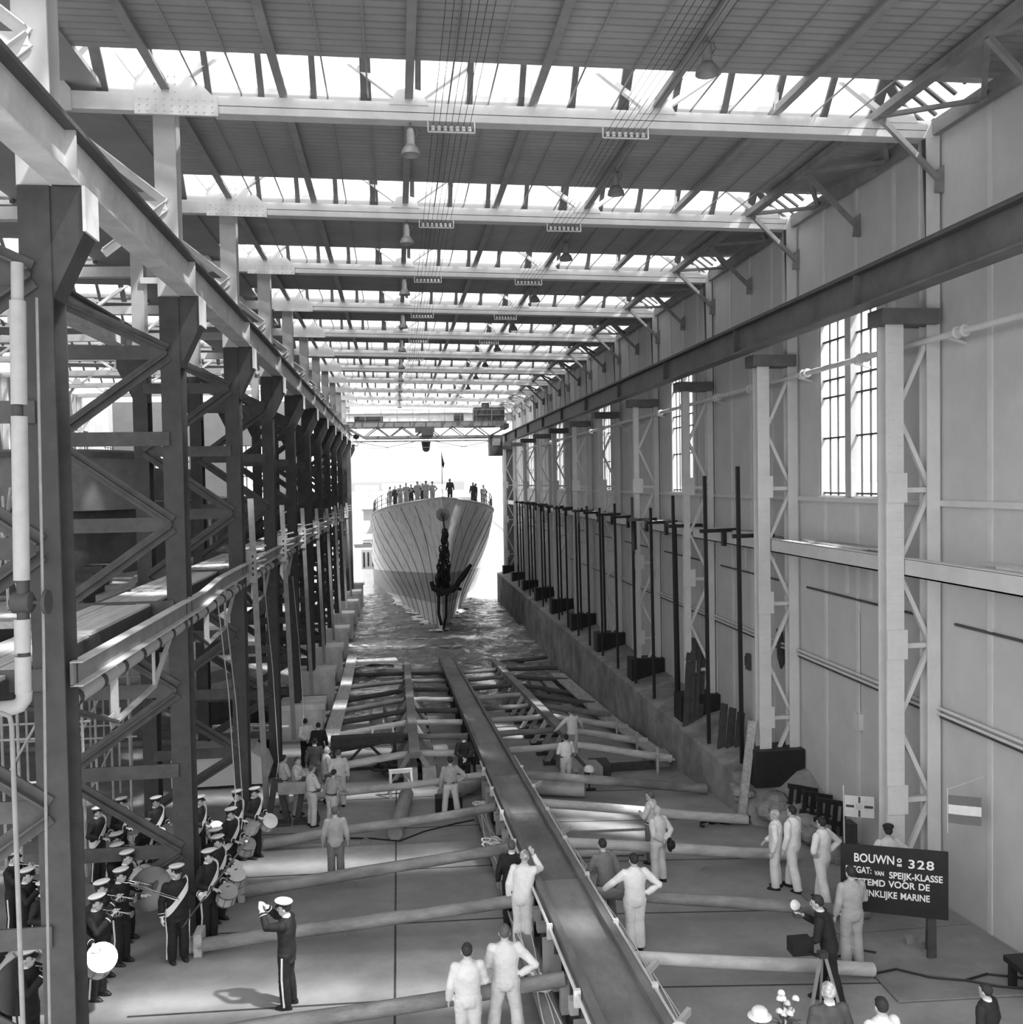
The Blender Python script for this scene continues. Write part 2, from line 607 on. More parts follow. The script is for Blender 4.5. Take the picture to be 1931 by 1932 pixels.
def lantern(xa, xb, k, idx, lab, hip):
    """glazed ridge lantern over bay line k: far slope, near slope, mullions"""
    t = struct(thing('window_%d' % idx, lab, 'skylight', (xa, bay(k, xa), 16.4)))
    def P(x, s, h):
        return Vector((x, bay(k, x) + s, chord_z(x) + .42 + h))
    xe = xb - (1.9 if hip else 0)
    g = MB()
    A, B = P(xa, .40, -.3), P(xb, .40, -.3)
    Ra, Rb = P(xa, -.85, 1.25), P(xe, -.85, 1.25)
    C, D = P(xa, -1.60, .12), P(xb, -1.60, .12)
    for q in ((A, B, Rb, Ra), (C, Ra, Rb, D), (B, D, Rb)):
        g.add(q, [tuple(range(len(q)))])
    W(g, 'pane', GLASS, t)
    m = MB()
    n = int((xb - xa) / .98)
    for i in range(n + 1):
        x = xa + (xb - xa) * i / n
        wd = .21 if i % 5 == 0 else .115
        if x < xe + .05:
            m.bar(P(x, .38, -.3), P(x, -.85, 1.23), wd, .09, (0, 1, 1))
            m.bar(P(x, -1.58, .12), P(x, -.85, 1.23), wd, .08, (0, -1, 1))
        else:
            f = (x - xe) / (xb - xe)
            m.bar(P(x, .38, -.3), P(x, -.85 + 1.1 * f, 1.23 * (1 - f)), wd, .09, (0, 1, 1))
    if hip:
        m.bar(B, Rb, .2, .14)
        m.bar(D, Rb, .16, .12)
        for i in range(1, 6):
            f = i / 6
            a = D.lerp(B, f)
            e_ = Rb.lerp(B, (f - .45) / .55) if f > .45 else Rb.lerp(D, (.45 - f) / .45)
            m.bar(a, e_, .09, .07)
    W(m, 'mullion', mat('skylight_bar_paint', .05, .6, .2, 5), t)
    m = MB()
    m.bar(P(xa, -.55, .88), P(xe, -.55, .88), .16, .06, (0, 1, 1))
    m.bar(P(xa, -.85, 1.25), P(xe, -.85, 1.25), .14, .14)
    m.bar(P(xa, .40, -.3), P(xb, .40, -.3), .10, .12)
    W(m, 'ridge_rail', WHITE2, t)
ix = 40
for k in range(0, NB):
    lantern(-5.6, XW - .2, k, ix, '%s glazed roof lantern over the slip counted from the slip head' % ORD[k], True)
    ix += 1
    if k < 10:
      lantern(-26, -10.2, k, ix, '%s glazed roof lantern over the second hall' % ORD[k], False)
    ix += 1

# ------------------------------------------------------------ trusses
RIV = mat('rivet_head_paint', .40, .6, .1, 5)
def rivets(m, pts, n, r=.016):
    n = Vector(n).normalized()
    for p in pts:
        m.lathe([(r, 0), (r * .8, r * .5), (r * .3, r * .75)], p, 6, n)
NODES = [-4.5, -2.05, .4, 2.85, 5.3, 7.75, 10.2]
def truss(k):
    t = thing('roof_truss', '%s white riveted roof truss counted from the slip head' % ORD[k], 'roof truss', (3, bay(k, 3), 16), 0, 'white roof trusses across the slip')
    P = lambda x, h=0, s=0: Vector((x, bay(k, x) + s, chord_z(x) + h))
    m = MB()
    m.bar(P(-3.4, .15), P(10.9, .15), .30, .05)
    m.bar(P(-3.4, .07, -.14), P(10.9, .07, -.14), .03, .16)
    m.bar(P(-3.4, -.10, -.14), P(10.9, -.10, -.14), .04, .14)
    m.bar(P(-3.4, -.16), P(10.9, -.16), .30, .03)
    m.bar(P(-3.4, 0, .14), P(10.9, 0, .14), .03, .30)
    m.bar(P(-6.9, .0, -.06), P(-3.3, .0, -.06), .22, .34)
    W(m, 'bottom_chord', WHITE2, t)
    W(MB().bar(P(-6.8, .15), P(-5.35, 1.5, -.25), .16, .14), 'diagonal', WHITE2, t)
    W(MB().bar(P(-4.6, .15), P(-5.6, 1.5, -.25), .14, .12), 'diagonal', WHITE2, t)
    W(MB().plate([P(-7.25, -.3, -.2), P(-6.1, -.22, -.2), P(-6.1, .2, -.2), P(-6.45, .62, -.2), P(-6.75, .62, -.2), P(-7.25, .1, -.2)], (0, .03, 0)), 'gusset_plate', WHITE2, t)
    for i in (0, 2, 4):
        W(MB().bar(P(NODES[i], .15), P(NODES[i] + 2.2, 1.62, -.25), .13, .10), 'diagonal', WHITE2, t)
    for i in (2, 4, 6):
        W(MB().bar(P(NODES[i], .15), P(NODES[i] - 2.2, 1.62, -.25), .13, .10), 'diagonal', WHITE2, t)
    for i in (1, 3, 5):
        W(MB().bar(P(NODES[i], .15), P(NODES[i], 1.55, -.2), .06, .08, (0, 1, 0)), 'hanger', WHITE2, t)
    for i in (2, 4, 6):
        x = NODES[i]
        g = MB().plate([P(x - .38, .12, -.17), P(x + .38, .12, -.17), P(x + .24, .40, -.17), P(x, .46, -.17), P(x - .24, .40, -.17)], (0, .02, 0))
        W(g, 'gusset_plate', WHITE2, t)
    x = -4.35
    g = MB().plate([P(x - .55, -.24, -.20), P(x + 1.05, -.24, -.20), P(x + 1.05, .05, -.20), P(x + .75, .35, -.20), P(x + .15, .75, -.20), P(x - .25, .75, -.20), P(x - .55, .35, -.20)], (0, .03, 0))
    gp = W(g, 'gusset_plate', WHITE2, t)
    if k < 5:
        r = MB()
        pts = []
        for i in range(10):
            for j in range(3):
                pts.append(P(x - .45 + i * .155, -.17 + j * .11, -.205))
        for i in range(4):
            for j in range(3):
                pts.append(P(x - .15 + i * .13, .2 + j * .15, -.205))
        rivets(r, pts, (0, -1, 0))
        W(r, 'rivet', RIV, gp)
for k in range(0, NB):
    truss(k)
for k in range(1, 10):
    t = thing('side_roof_truss', '%s white roof truss across the second hall counted from the slip head' % ORD[k - 1], 'roof truss', (-16, bay(k, -16), 16), 0, 'white roof trusses across the second hall')
    Q = lambda x, h=0: Vector((x, bay(k, x), 15.9 + h))
    W(MB().bar(Q(-25), Q(-7.2), .28, .34), 'bottom_chord', WHITE2, t)
    for x in (-22.5, -17.5, -12.5):
        W(MB().bar(Q(x), Q(x - 2.2, 1.5), .14, .12).bar(Q(x), Q(x + 2.2, 1.5), .14, .12), 'diagonal', WHITE2, t)
        W(MB().plate([Q(x - .4, .1) - Vector((0, .16, 0)), Q(x + .4, .1) - Vector((0, .16, 0)), Q(x + .2, .5) - Vector((0, .16, 0)), Q(x - .2, .5) - Vector((0, .16, 0))], (0, .02, 0)), 'gusset_plate', WHITE2, t)
    W(MB().bar((-24.8, bay(k, -25), -1.5), (-24.8, bay(k, -25), 15.8), .35, .3, (0, 1, 0)).bar((-24.7, bay(k, -25), 13.2), (-22.9, bay(k, -25), 15.8), .16), 'end_post', LATT, t)
# purlins running the length of the hall
for i, x in enumerate([-4.3] + NODES[1:6]):
    m = MB()
    for s_ in range(11):
        a = Vector((x, bay(s_, x) - .2 - (6 if s_ == 0 else 0), chord_z(x) + .26))
        b = Vector((x, bay(s_ + 1, x) - .2, chord_z(x) + .26))
        m.bar(a, b, .16, .05)
        m.bar(a + Vector((0, 0, .09)), b + Vector((0, 0, .09)), .05, .16)
    tag(m.build('roof_purlin', PURL), '%s long steel purlin under the slip roof counted from the colonnade' % ORD[i], 'purlin', 'purlins under the slip roof')
# thin tie rods under the sheets
m = MB()
for x in (-3.7, -2.9, -1.2, -.4, 1.2, 2.0, 3.6, 4.5, 6.1, 6.9, 8.6, 9.4):
    m.bar((x, 6, chord_z(x) + .36), (x, YE, chord_z(x) + .36), .03, .02)
struct(m.build('trim_4', SOFF), 'sheet seams under the ceiling strips')

# ------------------------------------------------------------ colonnade of braced steel columns
CX, CX2 = -4.40, -6.8
KZ = [14.5, 11.17, 7.77, 4.45, 1.2, -1.6]
def isec(m, x, y, z0, z1, w_, d, t_=.03):
    """I column: flanges facing the camera and away, web between"""
    m.box((x - w_ / 2, y - d / 2, z0), (x + w_ / 2, y - d / 2 + t_, z1))
    m.box((x - w_ / 2, y + d / 2 - t_, z0), (x + w_ / 2, y + d / 2, z1))
    m.box((x - t_ / 2, y - d / 2 + t_, z0), (x + t_ / 2, y + d / 2 - t_, z1))
def column(k):
    y = LY(k) + .25
    zb = max(zf(y), -2.6) - .1
    t = thing('steel_column', '%s dark braced steel column of the colonnade counted from the slip head' % ORD[k], 'column', (CX, y, zb), 0, 'braced columns between both halls', 'thing')
    for x, sgn in ((CX, 1), (CX2, -1)):
        m = MB()
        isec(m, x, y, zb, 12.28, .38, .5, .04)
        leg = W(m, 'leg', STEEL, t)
        m = MB()
        e_ = sgn
        m.plate([(x - e_ * .19, y - .22, 12.28), (x + e_ * .60, y - .22, 12.28), (x + e_ * .60, y - .22, 11.75), (x + e_ * .19, y - .22, 10.9), (x - e_ * .19, y - .22, 10.8)], (0, .44, 0))
        br = W(m, 'bracket', STEEL, t)
        W(MB().box((min(x + e_ * .58, x + e_ * .62), y - .26, 11.72), (max(x + e_ * .58, x + e_ * .62), y + .26, 12.28)), 'bracket_lip', GIRD, br)
        m = MB()
        m.box((x - .33, y - .4, zb), (x + .33, y + .4, zb + .12))
        W(m, 'base_plate', STEEL, t)
    yb = y - .27
    m = MB()
    left, right = CX2 + .1, CX - .05
    for i in range(5):
        z0, z1 = KZ[i], KZ[i + 1]
        zm = (z0 + z1) / 2
        if z1 < zb:
            if zm > zb:
                W(MB().bar((right, yb, z0 - .05), (left, yb, zm), .03, .26, (0, 0, 1)).bar((right, yb - .06, z0 - .05), (left, yb - .06, zm), .12, .03, (0, 0, 1)), 'brace', STEEL2, t)
            break
        if i == 0:
            p = [((left, 12.3), (right, z1 + .05))]
        else:
            p = [((right, z0 - .05), (left, zm)), ((left, zm - .02), (right, z1 + .05))]
        for a, b in p:
            W(MB().bar((a[0], yb, a[1]), (b[0], yb, b[1]), .03, .26, (0, 0, 1)).bar((a[0], yb - .06, a[1]), (b[0], yb - .06, b[1]), .12, .03, (0, 0, 1)), 'brace', STEEL2, t)
        W(MB().box((left, yb - .02, z1 - .14), (right, yb + .015, z1 + .14)), 'strut', STEEL2, t)
        if i > 0:
            W(MB().box((left, yb - .02, zm - .14), (right, yb + .015, zm + .14)), 'strut', STEEL2, t)
            W(MB().plate([(left - .1, yb, zm + .3), (left + .3, yb, zm + .15), (left + .3, yb, zm - .15), (left - .1, yb, zm - .3)], (0, .02, 0)), 'gusset_plate', STEEL, t)
    m = MB()
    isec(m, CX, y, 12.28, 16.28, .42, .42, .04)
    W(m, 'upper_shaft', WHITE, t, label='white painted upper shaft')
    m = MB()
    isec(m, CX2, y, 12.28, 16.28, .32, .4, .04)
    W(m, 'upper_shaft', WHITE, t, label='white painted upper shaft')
    yu = y - .24
    W(MB().bar((CX2 + .15, yu, 15.9), (CX - .0, yu, 14.12), .03, .17).bar((CX2 + .15, yu - .05, 15.98), (CX, yu - .05, 14.20), .10, .02), 'upper_brace', WHITE2, t, label='white painted upper brace')
    W(MB().bar((CX, yu, 14.05), (CX2 + 1.2, yu, 13.1), .03, .17).bar((CX, yu - .05, 14.12), (CX2 + 1.2, yu - .05, 13.18), .10, .02), 'upper_brace', WHITE2, t, label='white painted upper brace')
    W(MB().box((CX2 + .1, yu - .02, 13.98), (CX, yu + .01, 14.14)), 'upper_strut', WHITE2, t, label='white painted upper strut')
for k in range(0, NB):
    column(k)
# ------------------------------------------------------------ crane girders
def girder(name, label, xc, zt, zb, web, fl, y0, y1, face, wf=.34, stiff=()):
    t = thing(name, label, 'crane girder', (xc, y0, zb), 0, None, 'thing')
    W(MB().box((xc - .02, y0, zb + .04), (xc + .02, y1, zt - .06)), 'web', web, t)
    W(MB().box((xc - wf / 2, y0, zt - .06), (xc + wf / 2, y1, zt)), 'top_flange', fl, t)
    W(MB().box((xc - wf / 2, y0, zb), (xc + wf / 2, y1, zb + .04)), 'bottom_flange', web, t)
    W(MB().box((xc - .035, y0, zt), (xc + .035, y1, zt + .09)), 'rail', FLAN, t)
    for y in stiff:
        W(MB().box((xc + min(face * .15, 0), y - .02, zb + .04), (xc + max(face * .15, 0), y + .02, zt - .06)), 'stiffener', web, t)
    return t
girder('crane_girder', 'grey crane girder with dark top flange on the colonnade', -4.02, 13.02, 12.30, GIRD, FLAN, 5, YE, 1, .36, [LY(k) + .0 for k in range(NB)])
girder('crane_girder', 'grey crane girder of the second hall on the rear column legs', -7.35, 13.0, 12.30, GIRD, FLAN, 5, YE, -1)
girder('crane_girder', 'dark crane girder along the whitewashed wall', 9.42, 12.62, 11.88, GIRDR, FLAN, 5, YE, -1, .40, [RY(k) for k in range(NB)])

# ------------------------------------------------------------ lattice wall columns
def wall_column(k):
    y = RY(k)
    zb = max(zf(y), .02) - .05
    t = thing('lattice_column', '%s whitewashed lattice column along the long wall counted from the slip head' % ORD[k], 'column', (10.1, y, zb), 0, 'lattice columns along the long wall', 'thing')
    a = MB()
    fw = {0: .40, 1: .38, 2: .34}.get(k, .22)
    isec(a, 10.05, y, zb, 11.8, fw, .34 if k < 3 else .2, .03)
    fr = W(a, 'front_chord', LATT, t)
    b = MB()
    isec(b, 10.9, y, zb, 15.6, .28 if k < 3 else .2, .3, .03)
    rc = W(b, 'rear_chord', LATT, t)
    if k < 3:
        r = MB()
        z = zb + .3
        while z < 11.7:
            rivets(r, [(9.92, y - .172, z), (9.99, y - .172, z), (10.11, y - .172, z), (10.18, y - .172, z)], (0, -1, 0), .012)
            z += .17
        W(r, 'rivet', RIV, fr)
    z = 11.4
    s_ = 0
    while z > 1.2:
        z2 = z - 1.6
        W(MB().bar((10.9 if s_ % 2 == 0 else 10.15, y - .02, z), (10.15 if s_ % 2 == 0 else 10.9, y - .02, z2), .09, .09), 'lacing', LATT, t)
        if s_ % 2 == 1:
            W(MB().bar((10.2, y - .02, z2), (10.85, y - .02, z2), .1, .1), 'strut', LATT, t)
            W(MB().box((9.86, y - .2, z2 - .25), (10.3, y - .175, z2 + .35)), 'gusset_plate', LATT, t)
        z = z2
        s_ += 1
    m = MB()
    m.box((9.72, y - .3, 11.55), (10.95, y + .3, 11.86))
    W(m, 'girder_seat', GIRDR, t, label='dark seat under the crane girder')
    if k > 1:
        m = MB()
        m.box((9.66, y - .42, zb), (11.08, y + .42, zb + (1.0 if k < 9 else .8)))
        W(m, 'base', BLACK, t, label='black tarred column foot')
    W(MB().bar((10.75, y - .05, 15.3), (10.82, y - .1, 12.6), .05, .05), 'conduit', STEEL2, t, label='dark conduit running down to the girder')
for k in range(0, 12):
    wall_column(k)

# eaves girder under the roof edge
t = thing('eaves_girder', 'grey lattice girder under the roof edge on the long wall', 'girder', (10, 8, 15), 0, None, 'thing')
EAV = mat('grey_eaves_paint', .15, .6, .2, 2, dark=.09, thr=(.5, .75))
W(MB().bar((9.75, 5, 15.72), (9.75, YE, 15.72), .22, .16), 'chord', EAV, t)
W(MB().bar((10.95, 5, 15.5), (10.95, YE, 15.5), .14, .30), 'chord', EAV, t)
for k in range(0, 12):
    for q in (0, .5):
        y = RY(k + q) - .2
        yn = RY(k + q + .25)
        W(MB().bar((9.75, y, 15.68), (10.95, yn, 15.45), .1, .08), 'lacing', EAV, t)
        W(MB().bar((10.95, yn, 15.45), (9.75, RY(k + q + .5) - .2, 15.68), .1, .08), 'lacing', EAV, t)
        W(MB().bar((9.75, y, 15.64), (11.0, y, 14.45), .1, .1), 'knee_strut', EAV, t)
        W(MB().plate([(10.9, y - .02, 14.2), (11.1, y - .02, 14.2), (11.1, y - .02, 14.75), (10.95, y - .02, 14.65)], (0, .05, 0)), 'bracket', EAV, t)
# end beam and portal at the mouth
t = thing('portal_beam', 'pale beam across the hall mouth above the crane', 'beam', (3, YE, 14.6), 0, None, 'thing')
W(MB().box((-4.6, YE - .2, 14.3), (XW, YE + .1, 15.0)), 'web', WHITE2, t)
W(MB().box((-4.6, YE - .35, 14.25), (XW, YE + .25, 14.33)), 'bottom_flange', WHITE2, t)
W(MB().box((-4.6, YE - .35, 15.0), (XW, YE + .25, 15.08)), 'top_flange', WHITE2, t)
m = MB()
m.box((-5.3, YE - 1.2, -2.6), (-4.1, YE, 12.2))
struct(m.build('wall_pier', STEEL), 'dark sheeted end of the colonnade at the hall mouth')
m = MB()
m.box((9.95, YE - 1.2, -2.6), (XW, YE, 13))
struct(m.build('wall_jamb', mat('jamb_grey_sheet', .14, .8, .2, 1.5)), 'grey sheeted jamb at the hall mouth')
# ============================================================ FIXTURES
LAMPM = mat('lamp_enamel_grey', .16, .4, .1, 8)
LAMPD = mat('lamp_dark_bracket', .10, .5, .1, 8)
def lamp(i, row, x, y, zt, lab, grp):
    t = thing('pendant_lamp', lab, 'lamp', (x, y, zt - 1.0), 0, grp)
    W(MB().tube([(x, y, zt), (x, y, zt - .12)], .015).tube([(x - .06, y, zt - .12), (x + .06, y, zt - .12)], .03), 'hanger', LAMPD, t)
    W(MB().lathe([(.05, 0), (.075, -.03), (.085, -.08), (.085, -.28), (.095, -.31), (.10, -.33)], (x, y, zt - .12), 14), 'housing', LAMPM, t, True)
    W(MB().lathe([(.10, 0), (.15, -.05), (.185, -.11), (.20, -.19), (.185, -.19), (.14, -.10), (.08, -.04)], (x, y, zt - .45), 20), 'shade', LAMPM, t, True)
    if i < 4:
        W(MB().tube([(x + .1, y, zt - .1), (x + .15, y, zt - .2), (x + .09, y, zt - .3)], .012, 6), 'cable', LAMPD, t)
for k in range(1, NB - 1):
    lamp(k, 0, .42, bay(k, .42) - .05, chord_z(.42) - .18, '%s bell lamp hanging under the truss chords, counted from the slip head' % ORD[k - 1], 'bell lamps under the trusses')
for k in range(0, NB - 2):
    lamp(k, 1, 5.3, 15.2 + 6.5 * k, chord_z(5.3) + .24, '%s bell lamp hung mid-bay from a purlin, counted from the slip head' % ORD[k], 'bell lamps under the purlin')
INS = mat('porcelain_insulator', .35, .3, .1, 8)
ZW = {}
for k in range(0, NB):
    for j, (x, lab) in enumerate(((1.22, 'near the bell lamps'), (4.66, 'towards the whitewashed wall'))):
        y = bay(k, x) - .2
        z = chord_z(x) - .20
        t = thing('insulator_rack', '%s white framed insulator rack under a truss %s' % (ORD[k], lab), 'insulator rack', (x, y, z - .2), 0, 'insulator racks under the trusses')
        m = MB()
        m.bar((x - .46, y, z), (x - .46, y, z - .2), .025)
        m.bar((x + .46, y, z), (x + .46, y, z - .2), .025)
        m.bar((x - .46, y, z - .2), (x + .46, y, z - .2), .025)
        W(m, 'frame', WHITE2, t)
        if k < 7:
            for q in range(7):
                W(MB().lathe([(.02, 0), (.045, .02), (.03, .05), (.045, .08), (.02, .11)], (x - .36 + q * .12, y, z - .19), 8), 'insulator', INS, t)
for j, x in enumerate((1.22, 4.66)):
    for q in range(7):
        xx = x - .36 + q * .12
        m = MB()
        for k in range(-1, NB - 1):
            ya, yb_ = bay(k, xx) - .2, bay(k + 1, xx) - .2
            z = chord_z(xx) - .27
            m.tube([(xx, max(ya, 5), z), (xx, (max(ya, 5) + yb_) / 2, z - .05), (xx, yb_, z)], .0055, 4)
        tag(m.build('overhead_wire', BLACK), 'thin black overhead wire strung along the hall over the insulator racks', 'wire', 'thin overhead wires')

# ------------------------------------------------------------ travelling crane
YC = 79.0
t = thing('bridge_crane', 'grey bridge crane spanning the hall mouth over the slip', 'crane', (2.6, YC, 13.1))
CR = mat('crane_grey_paint', .09, .6, .2, 2)
CRD = mat('crane_dark_parts', .025, .6, .2, 4)
for y in (YC, YC + 2.2):
    W(MB().box((-4.0, y - .12, 13.3), (9.5, y + .12, 13.75)), 'bridge_beam', CR, t)
    W(MB().box((-2.6, y - .1, 12.35), (8.0, y + .1, 12.55)).bar((-2.6, y, 12.45), (-4.0, y, 13.25), .16).bar((8.0, y, 12.45), (9.5, y, 13.25), .16), 'lower_chord', CR, t)
    m = MB()
    x = -2.6
    s_ = 0
    while x < 7.9:
        m.bar((x, y, 12.5 if s_ % 2 == 0 else 13.3), (x + 1.06, y, 13.3 if s_ % 2 == 0 else 12.5), .1)
        x += 1.06
        s_ += 1
    W(m, 'lattice', CR, t)
m = MB()
for x in [-3.8 + 1.33 * i for i in range(11)]:
    m.bar((x, YC - .3, 13.75), (x, YC - .3, 14.7), .05)
m.bar((-3.8, YC - .3, 14.7), (9.5, YC - .3, 14.7), .05)
m.bar((-3.8, YC - .3, 14.25), (9.5, YC - .3, 14.25), .035)
W(m, 'handrail', CR, t)
for x in (-4.02, 9.42):
    W(MB().box((x - .2, YC - .6, 13.1), (x + .2, YC + 2.8, 13.5)), 'end_carriage', CRD, t)
m = MB()
m.box((6.7, YC - .1, 13.8), (9.3, YC + 1.6, 14.9))
m.box((7.4, YC - .1, 14.9), (8.0, YC + .8, 15.3))
m.box((5.0, YC, 13.8), (5.8, YC + .8, 14.4))
m.box((-3.4, YC, 13.8), (-1.0, YC + .8, 14.2))
W(m, 'machinery', CRD, t)
m = MB()
m.box((1.7, YC - .2, 12.9), (3.3, YC + 2.2, 13.3))
m.box((2.2, YC - .2, 12.55), (3.2, YC + .6, 12.9))
W(m, 'trolley', CRD, t)
c_ = W(MB().box((7.9, YC - .9, 10.75), (9.0, YC + .6, 12.5)), 'cab', CRD, t)
W(MB().box((8.1, YC - .93, 11.6), (8.8, YC - .9, 12.2)), 'cab_window', CR, c_)
m = MB().lathe([(.14, 0), (.30, .15), (.42, .9), (.42, 1.0)], (2.6, YC + 1, 11.2), 10)
W(m, 'hook_block', CRD, t)
W(MB().tube([(2.45, YC + 1, 12.0), (2.45, YC + 1, 13.0)], .02, 5).tube([(2.75, YC + 1, 12.0), (2.75, YC + 1, 13.0)], .02, 5), 'hoist_rope', CRD, t)
t = thing('crane_hook', 'black crane hook on two ropes near the colonnade at the hall mouth', 'hook', (-3.3, YC + 1, 11.9))
W(MB().tube([(-3.3, YC + 1, 12.75), (-3.3, YC + 1, 13.35)], .03, 5), 'rope', CRD, t)
W(MB().lathe([(.12, 0), (.26, .1), (.26, .35), (.12, .42)], (-3.3, YC + 1, 12.35), 10), 'block', CRD, t)
W(MB().tube([(-3.3, YC + 1, 12.35), (-3.3, YC + 1, 12.1), (-3.1, YC + 1, 11.95), (-3.25, YC + 1, 11.75), (-3.5, YC + 1, 11.85)], .05, 6), 'hook', CRD, t)
t = thing('lower_rail_beam', 'thin beam with slanting stays below the bridge crane', 'beam', (2.6, YC - 2, 11.8))
W(MB().bar((-3.4, YC - 2, 12.0), (8.1, YC - 2, 12.0), .12), 'rail', CR, t)
for a in (-3.2, 3.1):
    W(MB().bar((a, YC - 2, 12.0), (a + 2.5, YC - 2, 11.5), .06).bar((a + 5, YC - 2, 12.0), (a + 2.5, YC - 2, 11.5), .06), 'stay', CR, t)
W(MB().bar((-3.4, YC - 2, 11.45), (8.1, YC - 2, 11.5), .04), 'wire', CR, t)

# ------------------------------------------------------------ long wall fittings
t = thing('wall_pipe', 'white upper pipe with collars along the whitewashed wall', 'pipe', (10.75, 5, 11.2))
m = MB().tube([(10.72, 5, 11.22), (10.72, YE - 6, 11.22)], .065, 10)
W(m, 'pipe', LATT, t, True)
for k in range(1, 11):
    for q in (.35, .8):
        y = RY(k + q - 1)
        W(MB().lathe([(.12, -.14), (.12, -.10), (.085, -.09), (.085, .09), (.12, .10), (.12, .14)], (10.72, y, 11.22), 10, (0, 1, 0)), 'collar', LATT, t)
        W(MB().bar((10.72, y + .4, 11.15), (11.1, y + .4, 11.05), .05), 'bracket', LATT, t)
t = thing('wall_conduit', 'grey lower conduit pair along the whitewashed wall', 'pipe', (10.95, 5, 3.6))
for dz in (0, .11):
    W(MB().tube([(10.98, 5, 3.60 + dz), (10.98, 60, 3.60 + dz)], .035, 8), 'pipe', STRIP, t, True)
W(MB().bar((11.05, 5, 3.52), (11.05, 60, 3.52), .06, .05), 'tray', STEEL2, t)
m = MB()
for k in range(0, 11):
    a, b = RY(k) + .5, RY(k + 1) - .6
    m.bar((11.08, a, 5.5), (11.08, b, 5.5), .05, .05)
    m.bar((11.08, a, 5.5), (11.08, a, 6.4), .05, .05)
struct(m.build('trim_5', STEEL2), 'dark edging of the recessed panels under the wall ledge')
m = MB()
for k in range(0, 11):
    a, b = RY(k) + .5, RY(k + 1) - .6
    for q in range(1, 5):
        y = a + (b - a) * q / 5
        m.box((11.04, y - .06, 5.6), (11.11, y + .06, 6.35))
struct(m.build('trim_6', STRIP), 'short pale stubs under the wall ledge')
# ledge running past the columns
t = thing('wall_ledge', 'whitewashed channel ledge along the long wall at column mid-height', 'ledge', (10.4, 5, 6.5))
W(MB().box((10.26, 4, 6.45), (10.30, YE - 1, 6.80)), 'channel_web', LATT, t)
W(MB().box((10.26, 4, 6.79), (10.44, YE - 1, 6.82)), 'top_flange', LATT, t)
W(MB().box((10.26, 4, 6.45), (10.44, YE - 1, 6.48)), 'bottom_flange', LATT, t)
random.seed(3)
for k in range(0, 6):
    y = RY(k) + .4
    for q in range(3):
        ln = random.uniform(2.2, 4.6)
        o = MB().box((0, 0, 0), (.24, ln, .045)).build('ledge_plank', WOODL)
        o.location = (10.46 + q * .2, y + random.uniform(0, 1.6), 6.825 + .0)
        o.rotation_euler = (0, 0, random.uniform(-.03, .03))
        tag(o, 'loose pale plank lying on the wall ledge between lattice columns', 'plank', 'loose planks on the wall ledge')
# dark standing posts with arms over the ledge
PY = [25.35, 28.2, 31.6, 34.5, 37.3, 40.4, 43.5, 46.5, 49.5, 52.6, 55.6, 58.7, 61.8, 65, 68, 71, 74.2]
PT = [8.84, 8.59, 7.93, 7.43, 7.8, 7.47, 7.2, 7.21, 6.95]
for i, y in enumerate(PY):
    zt = PT[i] if i < len(PT) else 7.0
    t = thing('mooring_post', '%s slim black post before the long wall, counted from the slip head' % ORD[i], 'post', (9.7, y, .0), 0, 'black posts along the kerb wall')
    W(MB().bar((9.72, y + .1, -.1 if i else .3), (9.62, y, zt), .10, .10, (0, 1, 0)), 'shaft', BLACK, t)
    W(MB().bar((9.42, y - .12, 6.86), (10.62, y - .12, 6.88), .15, .11), 'arm', BLACK, t)
    W(MB().box((10.14, y - .2, 6.38), (10.25, y + .0, 6.85)), 'clamp', BLACK, t)
    if i and i % 2 == 0:
        W(MB().bar((10.05, y + .9, .2), (9.95, y + .85, 6.9), .1, .1), 'side_bar', BLACK, t)

# ------------------------------------------------------------ colonnade fittings
t = thing('walkway', 'plank walkway running through the colonnade at mid-height', 'walkway', (-5.4, 10, 6.1))
random.seed(11)
for b in range(8):
    y0 = 9.5 + b * 6.0
    for q in range(4):
        dz = random.uniform(-.012, .012)
        W(MB().box((-6.0 + q * .28, y0 + random.uniform(0, .3), 6.15 + dz), (-5.74 + q * .28, y0 + 5.9, 6.2 + dz)), 'plank', WOODL, t)
W(MB().box((-4.92, 8, 5.85), (-4.86, 60, 6.14)), 'side_joist', DARKW, t)
W(MB().box((-6.04, 8, 5.85), (-5.98, 60, 6.14)), 'side_joist', DARKW, t)
t = thing('channel_rail', 'grey channel rail bolted along the colonnade beside the walkway', 'rail', (-4.3, 9, 6.0))
def bend(y):
    return .22 if 21.5 < y < 26.5 else 0
W(MB().box((-4.26, 12.6, 5.94), (-4.22, 20.6, 6.24)).bar((-4.24, 20.6, 6.09), (-4.24, 22.5, 6.2), .04, .3).box((-4.26, 22.5, 6.05), (-4.22, 62, 6.35)), 'web', mat('channel_grey', .13, .6, .2, 3), t)
W(MB().box((-4.26, 12.6, 6.24), (-4.10, 20.6, 6.26)).bar((-4.18, 20.6, 6.25), (-4.18, 22.5, 6.36), .16, .02).box((-4.26, 22.5, 6.35), (-4.10, 62, 6.37)), 'top_flange', GIRD, t)
W(MB().box((-4.26, 12.6, 5.93), (-4.10, 20.6, 5.95)).bar((-4.18, 20.6, 5.94), (-4.18, 22.5, 6.05), .16, .02).box((-4.26, 22.5, 6.04), (-4.10, 62, 6.06)), 'bottom_flange', GIRD, t)
t = thing('lagged_pipe', 'pale lagged pipe slung under the channel rail of the colonnade', 'pipe', (-4.55, 9, 5.8))
W(MB().tube([(-4.36, 12.9, 5.70), (-4.36, 60, 5.80)], .115, 12), 'pipe', PIPE, t, True)
y = 13
